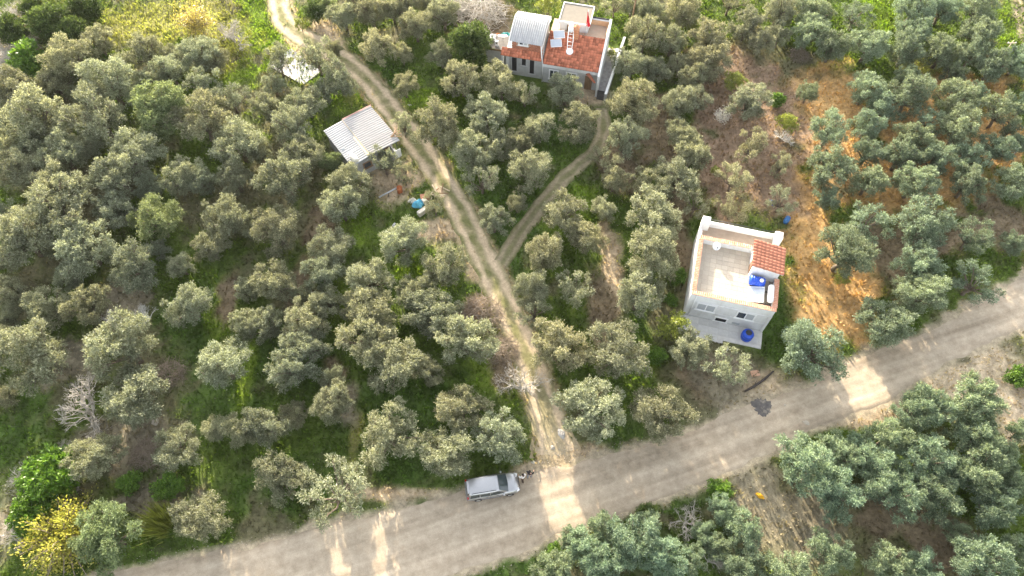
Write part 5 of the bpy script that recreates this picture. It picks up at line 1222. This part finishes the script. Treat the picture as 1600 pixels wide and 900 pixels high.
for half, (u0, L, z0, sl, mat) in enumerate(((-3.05, 2.55, 2.56, .07, metal_sheet), (-.55, 3.75, 2.83, -.02, metal_rust))):
    rf = empty('roof_half'); rf.parent = sh; rf.location = (0, 0, 0)
    me = corr_sheet('metal_sheet', L, .92, mat,   .30, .07, [(0, 0), (L / 2, L * sl / 2), (L, L * sl)])
    for j in range(7):
        o = bpy.data.objects.new('metal_sheet', me); link(o, rf); o.location = (u0, -3.25 + j * .93, z0 + .006 * (j % 2)); o.rotation_euler = (0, 0, R([0, .3, -.3, .1][j % 4]))
B('upper_wall', block, sh, (-.5, 2.85, -1.6, 3.04, 2.35, 2.70)); B('eave_plank', wood_pale, sh, (-.62, -.56, -3.2, 3.25, 2.66, 2.86)); B('ridge_plank', wood_pale, sh, (-.9, -.62, -3.1, .2, 2.76, 2.80))
B('verge_trim', mk('faded_red_paint', (.45, .26, .22), .8, .2, 3, .1), sh, (-.55, 3.25, 3.2, 3.3, 2.82, 2.92))
wt = thing('water_tank', 'white plastic tank lying on the near corner of the shed roof', 'water tank', in_frame(sh, -2.3, -2.6, 2.5), R(36)); MB().lathe([(.1, -.55), (.28, -.5), (.33, -.4), (.33, .4), (.28, .5), (.1, .55)], 20, (0, 0, .38), Matrix.Rotation(R(90), 4, 'X')).build('tank_body', mk('cream_plastic', (.70, .66, .56), .5, .08, 3, .03), wt); B('cradle', wood, wt, (-.3, .3, -.4, -.3, 0, .12), (-.3, .3, .3, .4, 0, .12))
for k, (x, y, w_, lb, m_) in enumerate(((-2.2, -1.5, .5, 'pale sack lying beside the tank on the shed roof', white_plastic), (-2.55, -.5, .35, 'blue-grey rag lying on the shed roof', shutter))):
    s_ = thing('sack', lb, 'sack', in_frame(sh, x, y, 2.55), R(36 + 40 * k)); crumple('cloth', m_, s_, w_ * 1.6, w_, .28, 20 + k, 8)
pl_ = thing('leaning_planks', 'rusty tangle of planks at the far right corner of the shed roof', 'planks', in_frame(sh, 3.0, -2.4, 2.85), R(36)); 
for k in range(5): MB().box((.1 + .1 * k, -.3 + .22 * k, .1 + .03 * k), (1.3, .09, .04), rz=R(25 * k - 40), ry=R(6 * k - 10)).build('plank', wood, pl_)

# ------------------------------------------------------------------ slab, yard junk, litter
sb = thing('concrete_slab', 'bright white concrete slab at the bend of the track behind two thin olive trees', 'slab', (-27.6, 69.3, 0), 0)
MB().add([(-3.4, .2, -.1), (1.6, -3.2, -.1), (3.6, -.8, -.1), (-.9, 3.3, -.1), (-3.4, .2, .12), (1.6, -3.2, .12), (3.6, -.8, .12), (-.9, 3.3, .12)], [(3, 2, 1, 0), (4, 5, 6, 7), (0, 1, 5, 4), (1, 2, 6, 5), (2, 3, 7, 6), (3, 0, 4, 7)]).build('slab_body', mk('white_concrete', (.46, .45, .44), .9, .08, 1.5, .15, dark=(.5, .47, .43), dscale=.5, damt=.4), sb)
YX, YY = -9.9, 47.3     # yard heap
def yard(name, cat, label, x, y, z=0, rz=0): return thing(name, label, cat, (x, y, ghz(x, y) + z), R(rz))
sf = yard('armchair_frame', 'discarded sofa', 'discarded pale sofa corner lying in the yard below the shed', -9.6, 46.6, 0, 42)
cush = mk('dirty_upholstery', (.56, .53, .46), .95, .12, 3, .2)
MB().box((0, 0, .35), (1.9, .55, .6)).build('seat', cush, sf, .08); MB().box((.72, .75, .35), (.5, 1.0, .58)).build('chaise', cush, sf, .08); MB().box((-.1, -.26, .72), (1.7, .25, .35)).build('backrest', cush, sf, .08)
bt = yard('blue_tarp', 'tarp', 'bright blue tarpaulin bundle on the junk heap below the shed', -10.4, 47.5, .15, 20); crumple('cloth', mk('sky_blue_tarp', (.12, .42, .58), .6, .2, 4, .2), bt, 1.35, 1.1, .7, 4)
tt = yard('teal_sheet', 'tarp', 'teal plastic sheet at the right end of the junk heap', -8.6, 47.5, .05, -20); crumple('cloth', teal, tt, 1.3, .7, .35, 6)
cb = yard('cardboard_box', 'box', 'reddish-brown broken box behind the blue tarpaulin', -9.7, 48.4, 0, 15); B('box_body', mk('brown_board', (.30, .15, .10), .95, .2, 3, .1), cb, (-.5, .5, -.35, .35, 0, .55)); MB().box((.35, .3, .62), (.6, .4, .03), rx=R(30)).build('flap', wood, cb)
wsk = yard('white_sack', 'sack', 'off-white sack at the left of the blue tarpaulin', -11.1, 48.1, .02, 0); crumple('cloth', mk('sackcloth', (.6, .56, .48), .95, .1, 4, .2), wsk, 1.0, .8, .5, 7, 9)
rs = yard('rusty_drum', 'drum', 'rusty orange oil drum near the shed corner', -12.6, 49.4, 0, 0); MB().lathe([(.29, 0), (.3, .02), (.29, .28), (.31, .3), (.29, .32), (.29, .6), (.31, .62), (.29, .64), (.3, .9), (.27, .9), (.26, .82)], 20).build('drum_body', mk('rust_orange', (.40, .13, .05), .85, .25, 5, .2), rs)
gp = yard('grey_pipe', 'pipe', 'long grey pipe leaning beside the rusty drum', -13.7, 49.1, 0, 0); MB().tube([(-1.2, -.5, .15), (1.0, .5, .75)], .09, 8).build('pipe', mk('grey_pvc', (.45, .46, .48), .5, .08, 4, .05), gp); MB().tube([(-.2, -.3, .0), (-.1, 0, .45)], .04, 6).build('prop', dark_metal, gp)
ps = yard('plastic_sheet', 'sheet', 'pale grey plastic sheet spread on the ground below the junk heap', -12.5, 44.0, .02, 15); crumple('sheet', mk('pale_plastic', (.55, .54, .55), .4, .15, 3, .2), ps, 1.5, 2.3, .2, 9)
mp = yard('pallet_pile', 'junk pile', 'grey pile of scrap boards right of the junk heap', -8.3, 49.2, 0, 0)
for k in range(9): MB().box((random.Random(k).uniform(-.8, .8), random.Random(k + 50).uniform(-.6, .6), .1 + .05 * k), (1.3, .12, .04), rz=k * 1.3, rx=.1).build('board', wood_pale if k % 3 else wood, mp)
for k, (x, y, s, lb) in enumerate(((1.95, 18.6, .26, 'white plastic bag on the verge just past the two people'), (2.45, 18.6, .16, 'smaller white plastic bag right of the other one on the verge'), (4.6, 21.3, .6, 'flattened grey-white plastic sheeting across the mouth of the track'), (-12.5, 62.6, .3, 'white scrap on the grass right of the track, above the shed'), (21.2, 29.9, .4, 'white stone-like scrap below the white house porch'), (29.0, 47.9, .5, 'crumpled blue tarpaulin scrap behind the white house'))):
    t = thing('blue_scrap' if 'blue' in lb else 'plastic_bag', lb, 'litter', (x, y, ghz(x, y) + .03), k)
    crumple('bag', blue_plastic if 'blue' in lb else (cush if k != 2 else mk('dusty_plastic', (.40, .38, .35), .6, .1, 3, .1)), t, s * 1.7, s, s * .5 if k != 2 else .15, 30 + k, 8)
t = thing('blue_drum', 'blue plastic drum half hidden among trees behind the white house', 'drum', (30.0, 45.2, ghz(30.0, 45.2)), 0); MB().lathe([(.27, 0), (.29, .05), (.29, .3), (.31, .33), (.29, .36), (.29, .6), (.31, .63), (.29, .66), (.27, .92), (.2, .95)], 20).build('drum_body', mk('dull_blue', (.04, .14, .36), .5, .15, 4, .05), t); MB().lathe([(.05, .95), (.05, .98)], 10, (.1, .05, 0)).build('bung', dark_metal, t)
t = thing('yellow_sack', 'bright yellow sack on the weeds below the road', 'sack', (22.0, 15.55, ghz(22, 15.55) + .02), R(-35)); crumple('cloth', mk('yellow_cloth', (.66, .36, .02), .8, .15, 4, .1), t, .8, .42, .25, 41, 9)
t = thing('terracotta_board', 'flat terracotta-coloured board lying on the grass below the white house', 'board', (23.6, 27.3, ghz(23.6, 27.3) + .05), R(8)); B('board', mk('pale_terracotta', (.50, .30, .20), .9, .1, 3, .1), t, (-.42, .42, -.3, .3, 0, .05)); B('batten', wood, t, (-.4, .4, -.04, .04, -.04, 0))
def log(label, pts, r, mat): 
    x, y = pts[0][:2]; t = thing('fallen_log', label, 'log', (x, y, ghz(x, y)), 0); MB().tube([(a - x, b - y, c) for a, b, c in pts], [r * .7, r, r, r * .6], 8).build('stem', mat, t); q = pts[1]; MB().tube([(q[0] - x, q[1] - y, q[2]), (q[0] - x + .3, q[1] - y + .5, q[2] + .25)], [r * .4, r * .2], 6).build('stub', mat, t)
log('dark fallen log along the verge above the tar patch', [(22.2, 25.4, .05), (23.2, 25.9, .15), (24.3, 26.6, .18), (25.4, 27.5, .12)], .13, mk('charred_wood', (.06, .05, .045), .95, .3, 5, .4))
# stones at the track mouth and on the verges
rg = random.Random(77)
def rock_mesh(seed):
    bm = bmesh.new(); bmesh.ops.create_icosphere(bm, subdivisions=1, radius=1); r2 = random.Random(seed)
    for v in bm.verts: v.co = Vector((v.co.x * r2.uniform(.7, 1.2), v.co.y * r2.uniform(.7, 1.2), v.co.z * r2.uniform(.45, .8)))
    me = bpy.data.meshes.new('stone'); bm.to_mesh(me); bm.free(); me.materials.append(stone_m); return me
rocks = [rock_mesh(i) for i in range(4)]
b = MB()
for k in range(2600):
    if k < 260: x = rg.gauss(3.6, 1.6); y = rg.gauss(19.6, 1.3)
    elif k < 1500:
        s = rg.uniform(-45, 60); e_ = road_edges(s); n = (float(e_[0]) + abs(rg.gauss(0, .5))) if rg.random() < .6 else (float(e_[1]) - abs(rg.gauss(0, .5))); x, y = RE * s + RN * n
    else: x = rg.uniform(-60, 60); y = rg.uniform(8, 84)
    if in_footprint(x, y): continue
    s = rg.choice((.02, .03, .03, .04, .06)); z = ghz(x, y) if k >= 1500 else .02
    vs = [(s * rg.uniform(.7, 1.3), 0, 0), (0, s * rg.uniform(.7, 1.3), 0), (-s * rg.uniform(.7, 1.3), 0, 0), (0, -s * rg.uniform(.7, 1.3), 0), (0, 0, s * .8), (0, 0, -s * .8)]
    b.add([(x + p[0], y + p[1], z + p[2] + s * .3) for p in vs], [(0, 1, 4), (1, 2, 4), (2, 3, 4), (3, 0, 4), (1, 0, 5), (2, 1, 5), (3, 2, 5), (0, 3, 5)])
o = b.build('gravel', stone_m); tag(o, 'loose pale stones on the verges and at the track mouth', 'gravel', kind='stuff')
for k, (x, y, s, lb) in enumerate(((-35.3, 24.6, .75, 'pale boulder beside an olive tree in the left grove'), (-33.4, 22.4, .5, 'smaller pale boulder below the other one in the left grove'), (27.6, 22.35, .34, 'round flat stone on the road right of the tar patch'), (3.75, 20.0, .3, 'white stone in the middle of the track mouth'), (4.9, 22.3, .24, 'small pale stone at the right edge of the track mouth'), (25.9, 24.1, .16, 'small dark stone on the road above the flat one'))):
    t = thing('boulder', lb, 'rock', (x, y, ghz(x, y) + (.06 if k in (2, 5) else 0)), k * 1.3); o = bpy.data.objects.new('stone', rocks[k % 4]); o.scale = (s, s * .85, s * (.8 if k not in (2,) else .25)); link(o, t); t2 = bpy.data.objects.new('chip', rocks[(k + 1) % 4]); t2.scale = (s * .25,) * 3; t2.location = (s * 1.0, s * .2, 0); link(t2, t)
# tar patch: an irregular sheet on the road
vs = []; fs = []; tx, ty = 23.75, 23.9; rp = random.Random(3); nr = 40
rim = [1 + .12 * math.sin(3 * a) + .18 * rp.uniform(-1, 1) for a in np.linspace(0, 6.28, nr)]
for q in (0, .45, .8, 1):
    for i in range(nr):
        a = 2 * math.pi * i / nr; rr = .95 * rim[i] * q; vs.append((tx + rr * math.cos(a) * 1.02, ty + rr * math.sin(a) * .95, .072 - (.05 * (q == 1))))
for j in range(3):
    for i in range(nr): fs.append((j * nr + i, j * nr + (i + 1) % nr, (j + 1) * nr + (i + 1) % nr, (j + 1) * nr + i)[::-1])
b = MB(); b.add(vs, [f[::-1] for f in fs], True); tag(b.build('tar_patch', mk('dusty_tar', (.10, .092, .088), .95, .3, 3, .4, dark=(.30, .26, .21), dscale=1.3, damt=.9)), kind='structure')
# utility poles
def pole(name, label, x, y, h, r, mat, lean=(0, 0), wires=False):
    t = thing(name, label, 'pole', (x, y, 0), 0); MB().tube([(0, 0, -.3), (lean[0] * .5, lean[1] * .5, h * .5), (lean[0], lean[1], h)], [r * 1.15, r, r * .75], 8).build('pole_shaft', mat, t)
    MB().box((lean[0], lean[1], h - .35), (1.1, .09, .09)).build('crossarm', mat, t); [MB().lathe([(.04, 0), (.06, .04), (.04, .1)], 10, (lean[0] + q, lean[1], h - .3)).build('insulator', white_plastic, t) for q in (-.45, .45)]
    return t
pole('utility_pole', 'pale thin utility pole among the olive trees at the upper right', 60.6, 68.8, 4.6, .07, wood_pale)
pole('utility_pole', 'brown wooden utility pole behind the boundary wall of the red-roofed house', 15.6, 76.2, 5.0, .12, wood)

# ------------------------------------------------------------------ car
silver = mk('silver_paint', (.46, .46, .465), .32, .03, 6, 0, metal=.75, spec=.6)
rubber = mk('tyre_rubber', (.03, .03, .03), .9, .1, 8, .1); rim_m = mk('alloy', (.5, .5, .5), .35, .05, 6, 0, metal=.8)
trim = mk('grey_trim', (.16, .16, .165), .6, .08, 6, 0); lens_r = mk('red_lens', (.42, .02, .02), .2, .1, 6, 0, spec=.6); lens_w = mk('clear_lens', (.68, .68, .68), .1, .05, 6, 0, spec=.8); carglass = mk('car_glass', (.03, .045, .05), .08, .1, 2, 0, spec=.8)
def loft(secs, mat, name, parent, bevel=0.0, smooth=True):
    b = MB(); n = len(secs[0]); vs = [p for s in secs for p in s]; fs = []
    for i in range(len(secs) - 1):
        for k in range(n): fs.append((i * n + k, i * n + (k + 1) % n, (i + 1) * n + (k + 1) % n, (i + 1) * n + k))
    fs.append(tuple(range(n - 1, -1, -1))); fs.append(tuple((len(secs) - 1) * n + k for k in range(n))); b.add(vs, fs, smooth)
    return b.build(name, mat, parent)
def body_sec(x, w, z0, z1, c=.12):
    h = w / 2; return [(x, -h + .06, z0), (x, h - .06, z0), (x, h, z0 + .18), (x, h + .0, z1 - c * 1.6), (x, h - c * .5, z1 - c * .5), (x, h - c * 1.4, z1), (x, -h + c * 1.4, z1), (x, -h + c * .5, z1 - c * .5), (x, -h, z1 - c * 1.6), (x, -h, z0 + .18)]
cx, cy = -1.72, 16.25
car = thing('parked_car', 'silver estate car with black roof rails parked on the road edge', 'car', (cx, cy, .05), R(9.5))
loft([body_sec(-2.36, 1.5, .42, .82), body_sec(-2.30, 1.72, .34, 1.0), body_sec(-2.1, 1.82, .30, 1.08), body_sec(-1.0, 1.86, .28, 1.08), body_sec(.6, 1.86, .28, 1.07), body_sec(1.1, 1.85, .28, 1.05), body_sec(1.75, 1.80, .30, .98), body_sec(2.12, 1.68, .33, .86), body_sec(2.3, 1.42, .4, .72), body_sec(2.36, 1.1, .45, .62)], silver, 'body', car)
def cab_sec(x, wb, wt, zb, zt): return [(x, -wb / 2, zb), (x, wb / 2, zb), (x + (0), wt / 2 + .05, zt - .1), (x, wt / 2 - .02, zt - .02), (x, wt / 2 - .14, zt), (x, -wt / 2 + .14, zt), (x, -wt / 2 + .02, zt - .02), (x, -wt / 2 - .05, zt - .1)]
loft([cab_sec(-2.28, 1.66, 1.30, .98, 1.05), cab_sec(-2.12, 1.70, 1.36, .98, 1.64), cab_sec(-1.95, 1.72, 1.40, .98, 1.72), cab_sec(-.6, 1.76, 1.46, .98, 1.77), cab_sec(.25, 1.76, 1.42, .98, 1.73), cab_sec(.50, 1.74, 1.38, .98, 1.66), cab_sec(1.32, 1.62, 1.40, .98, 1.06)], silver, 'cabin', car)
MB().add([(.53, -.66, 1.665), (.53, .66, 1.665), (1.30, .76, 1.09), (1.30, -.76, 1.09), (.56, 0, 1.70), (1.36, 0, 1.10)], [(0, 3, 5, 4), (4, 5, 2, 1)], True).build('windscreen', carglass, car)
MB().add([(-2.145, -.60, 1.63), (-2.145, .60, 1.63), (-2.30, .70, 1.12), (-2.30, -.70, 1.12)], [(0, 1, 2, 3)]).build('rear_window', carglass, car)
for s in (-1, 1):
    for (x0, x1, x2, x3) in ((-2.0, -1.25, -1.25, -2.08), (-1.19, -.33, -.33, -1.19), (-.27, .38, .95, -.27)):
        q = [(x0, s * .772, 1.60), (x1, s * .79, 1.62 if x1 < .3 else 1.58), (x2, s * (.9 if x2 < .5 else .87), 1.13), (x3, s * .9, 1.13)]; MB().add(q, [(0, 1, 2, 3) if s < 0 else (3, 2, 1, 0)]).build('side_window', carglass, car)
    MB().tube([(-1.9, s * .67, 1.74), (-1.75, s * .67, 1.84), (-.7, s * .68, 1.86), (.1, s * .67, 1.83), (.25, s * .66, 1.75)], .028, 6).build('roof_rail', rubber, car)
    MB().box((.88, s * 1.0, 1.14), (.14, .2, .15)).build('mirror', silver, car, .03)
    MB().box((2.13, s * .66, .76), (.34, .30, .15), rz=s * R(-22)).build('headlight', lens_w, car, .03)
    MB().box((-2.27, s * .78, 1.0), (.14, .16, .34)).build('tail_light', lens_r, car, .02)
    MB().box((-.5, s * .935, .42), (2.3, .03, .12)).build('side_trim', trim, car)
    for x in (-1.22, -.30, .92): MB().box((x, s * .9275, .78), (.018, .012, .46)).build('door_seam', rubber, car)
    for x in (-.35, .55): MB().box((x - .25, s * .935, .90), (.2, .03, .035)).build('door_handle', trim, car)
    for x in (-1.42, 1.42):
        w_ = MB().lathe([(.20, -.12), (.33, -.115), (.36, -.07), (.36, .07), (.33, .115), (.20, .12)], 24, (x, s * .84, .36), Matrix.Rotation(R(90), 4, 'X')).build('wheel', rubber, car); MB().lathe([(.05, -.128), (.2, -.124), (.215, -.1), (.215, .1), (.2, .124), (.05, .128)], 20, (x, s * .845, .36), Matrix.Rotation(R(90), 4, 'X')).build('rim', rim_m, w_)
MB().box((-2.34, 0, .52), (.16, 1.66, .24)).build('rear_bumper', trim, car, .05); MB().box((2.28, 0, .42), (.2, 1.36, .2)).build('front_bumper', trim, car, .05); MB().box((2.35, 0, .64), (.05, .7, .12)).build('grille', rubber, car)
MB().box((-2.425, 0, .62), (.012, .5, .11)).build('number_plate', white_paint, car); MB().box((-2.14, 0, 1.70), (.2, 1.1, .03)).build('spoiler', silver, car, .01)

# ------------------------------------------------------------------ people
skin_m = mk('skin', (.50, .30, .21), .6, .05, 6, .02); hair_m = mk('dark_hair', (.02, .016, .013), .6, .2, 12, .2)
def skinned(name, verts, edges, mat, parent, sub=2, root=0):
    me = bpy.data.meshes.new(name); me.from_pydata([v[:3] for v in verts], edges, []); o = bpy.data.objects.new(name, me); link(o, parent); me.materials.append(mat)
    md = o.modifiers.new('skin', 'SKIN'); md.use_smooth_shade = True
    if not me.skin_vertices: 
        bm = bmesh.new(); bm.from_mesh(me); bm.verts.layers.skin.verify(); bm.to_mesh(me); bm.free()
    for i, v in enumerate(verts):
        r = v[3]; me.skin_vertices[0].data[i].radius = r if hasattr(r, '__len__') else (r, r); me.skin_vertices[0].data[i].use_root = (i == root)
    ss = o.modifiers.new('sub', 'SUBSURF'); ss.levels = ss.render_levels = sub
    return o
def person(label, x, y, rz, top_m, leg_m, shoe_m, h=1.72, stride=.12, bend=.0, arms=(.25, .1), long_hair=False):
    p = thing('person', label, 'person', (x, y, .03), rz); p.scale = (h / 1.72 * 1.12, h / 1.72 * 1.12, h / 1.72); f_ = bend
    B_ = [(0, 0, .94, (.15, .11)), (0, .01 + f_ * .1, 1.15, (.145, .105)), (0, f_ * .3, 1.36, (.17, .11)), (0, f_ * .4, 1.47, .06), (0, .01 + f_ * .5, 1.54, .055), (0, .03 + f_ * .55, 1.62, (.075, .09)), (0, .02 + f_ * .55, 1.70, (.06, .075))]; E_ = [(0, 1), (1, 2), (2, 3), (3, 4), (4, 5), (5, 6)]
    shirt = [B_[0][:3] + ((.165, .125),), B_[1][:3] + ((.16, .12),), B_[2][:3] + ((.185, .125),), B_[3][:3] + (.075,)]; SE_ = [(0, 1), (1, 2), (2, 3)]
    trou = [(0, 0, .98, (.165, .125)), (0, 0, .88, (.16, .125))]; TE_ = [(0, 1)]
    for s in (-1, 1):
        n = len(B_); st_ = stride * s
        B_ += [(s * .09, 0, .88, .09), (s * .10, st_ * .5 + .03, .50, .062), (s * .10, st_ - .02, .09, .045), (s * .11, st_ + .12, .035, .035)]; E_ += [(0, n), (n, n + 1), (n + 1, n + 2), (n + 2, n + 3)]
        m = len(trou); trou += [(s * .095, 0, .82, .105), (s * .10, st_ * .5 + .03, .50, .08), (s * .10, st_ - .02, .12, .065)]; TE_ += [(1, m), (m, m + 1), (m + 1, m + 2)]
        a = arms[0 if s < 0 else 1]; k = len(B_); sh_ = (s * .19, f_ * .35, 1.40); el = (s * .25, f_ * .3 + a * .3, 1.14); wr = (s * .20, f_ * .3 + a * 1.0 + .04, .93 + a * .45)
        B_ += [sh_ + (.055,), el + (.042,), wr + (.03,), (wr[0], wr[1] + .03, wr[2] - .06, (.04, .02))]; E_ += [(2, k), (k, k + 1), (k + 1, k + 2), (k + 2, k + 3)]
        for j in range(4):
            d = (j - 1.5) * .018; c = len(B_); L_ = (.06, .075, .07, .055)[j]; B_ += [(wr[0] + d * .6, wr[1] + .045 + d, wr[2] - .10, .009), (wr[0] + d * .6, wr[1] + .07 + d, wr[2] - .10 - L_, .008)]; E_ += [(k + 3, c), (c, c + 1)]
        c = len(B_); B_ += [(wr[0] - s * .03, wr[1] + .06, wr[2] - .05, .011), (wr[0] - s * .045, wr[1] + .085, wr[2] - .085, .009)]; E_ += [(k + 2, c), (c, c + 1)]
        m = len(shirt); shirt += [sh_ + (.075,), el + (.06,), ((el[0] + wr[0] * 2) / 3, (el[1] + wr[1] * 2) / 3, (el[2] + wr[2] * 2) / 3, .048)]; SE_ += [(2, m), (m, m + 1), (m + 1, m + 2)]
        MB().lathe([(.05, 0), (.055, .03), (.045, .09), (.02, .1)], 12, (0, 0, 0)).v
        b = MB(); b.lathe([(.035, 0), (.05, .02), (.048, .06), (.03, .10)], 12, (0, 0, 0), Matrix.Translation((s * .105, st_ + .05, 0)) @ Matrix.Diagonal((1, 2.5, 1, 1))); b.build('shoe', shoe_m, p)
    skinned('body', B_, E_, skin_m, p); skinned('shirt', shirt, SE_, top_m, p); skinned('trousers', trou, TE_, leg_m, p)
    hy = .01 + f_ * .55; hv = [(0, hy - .02, 1.64, (.085, .085)), (0, hy, 1.715, (.078, .088))]; he = [(0, 1)]
    if long_hair: hv += [(0, hy - .09, 1.52, (.07, .05)), (0, hy - .10, 1.40, (.055, .035))]; he += [(0, 2), (2, 3)]
    else: hv += [(0, hy - .05, 1.58, (.06, .05))]; he += [(0, 2)]
    skinned('hair', hv, he, hair_m, p)
    b = MB(); b.tube([(0, hy + .10, 1.63), (0, hy + .125, 1.595)], [.012, .018], 6)
    for s in (-1, 1): b.lathe([(.004, 0), (.018, .012), (.02, .03), (.008, .04)], 8, (s * .078, hy + .01, 1.58))
    b.build('face', skin_m, p)
    return p
cl = lambda n, c: mk(n, c, .9, .12, 8, .1)
person('person in a white top and dark trousers standing in front of the car', 1.0, 16.95, R(35), cl('white_top', (.70, .70, .67)), cl('brown_trousers', (.07, .045, .03)), cl('dark_shoes', (.03, .02, .02)), 1.7, .14, .12, (.3, .15), True)
person('person in black clothing and grey trousers at the right of the other person', 1.55, 17.25, R(-25), cl('black_jacket', (.022, .022, .025)), cl('grey_trousers', (.22, .23, .25)), cl('grey_shoes', (.12, .12, .13)), 1.78, .10, .05, (.1, .3))

# ------------------------------------------------------------------ thin evening air
hz = MB().bx(-260, 260, -160, 330, -2.5, 67).build('haze', None)
hm = bpy.data.materials.new('thin_air'); hm.use_nodes = True; ht = hm.node_tree; ht.nodes.clear()
ho = ht.nodes.new('ShaderNodeOutputMaterial'); hv_ = ht.nodes.new('ShaderNodeVolumePrincipled'); hv_.inputs['Color'].default_value = (.92, .93, .95, 1); hv_.inputs['Density'].default_value = .00005; hv_.inputs['Anisotropy'].default_value = .3
ht.links.new(hv_.outputs[0], ho.inputs['Volume']); hz.data.materials.append(hm); tag(hz, 'thin pale evening haze over the groves', 'haze', kind='stuff')
scene.cycles.volume_bounces = 0
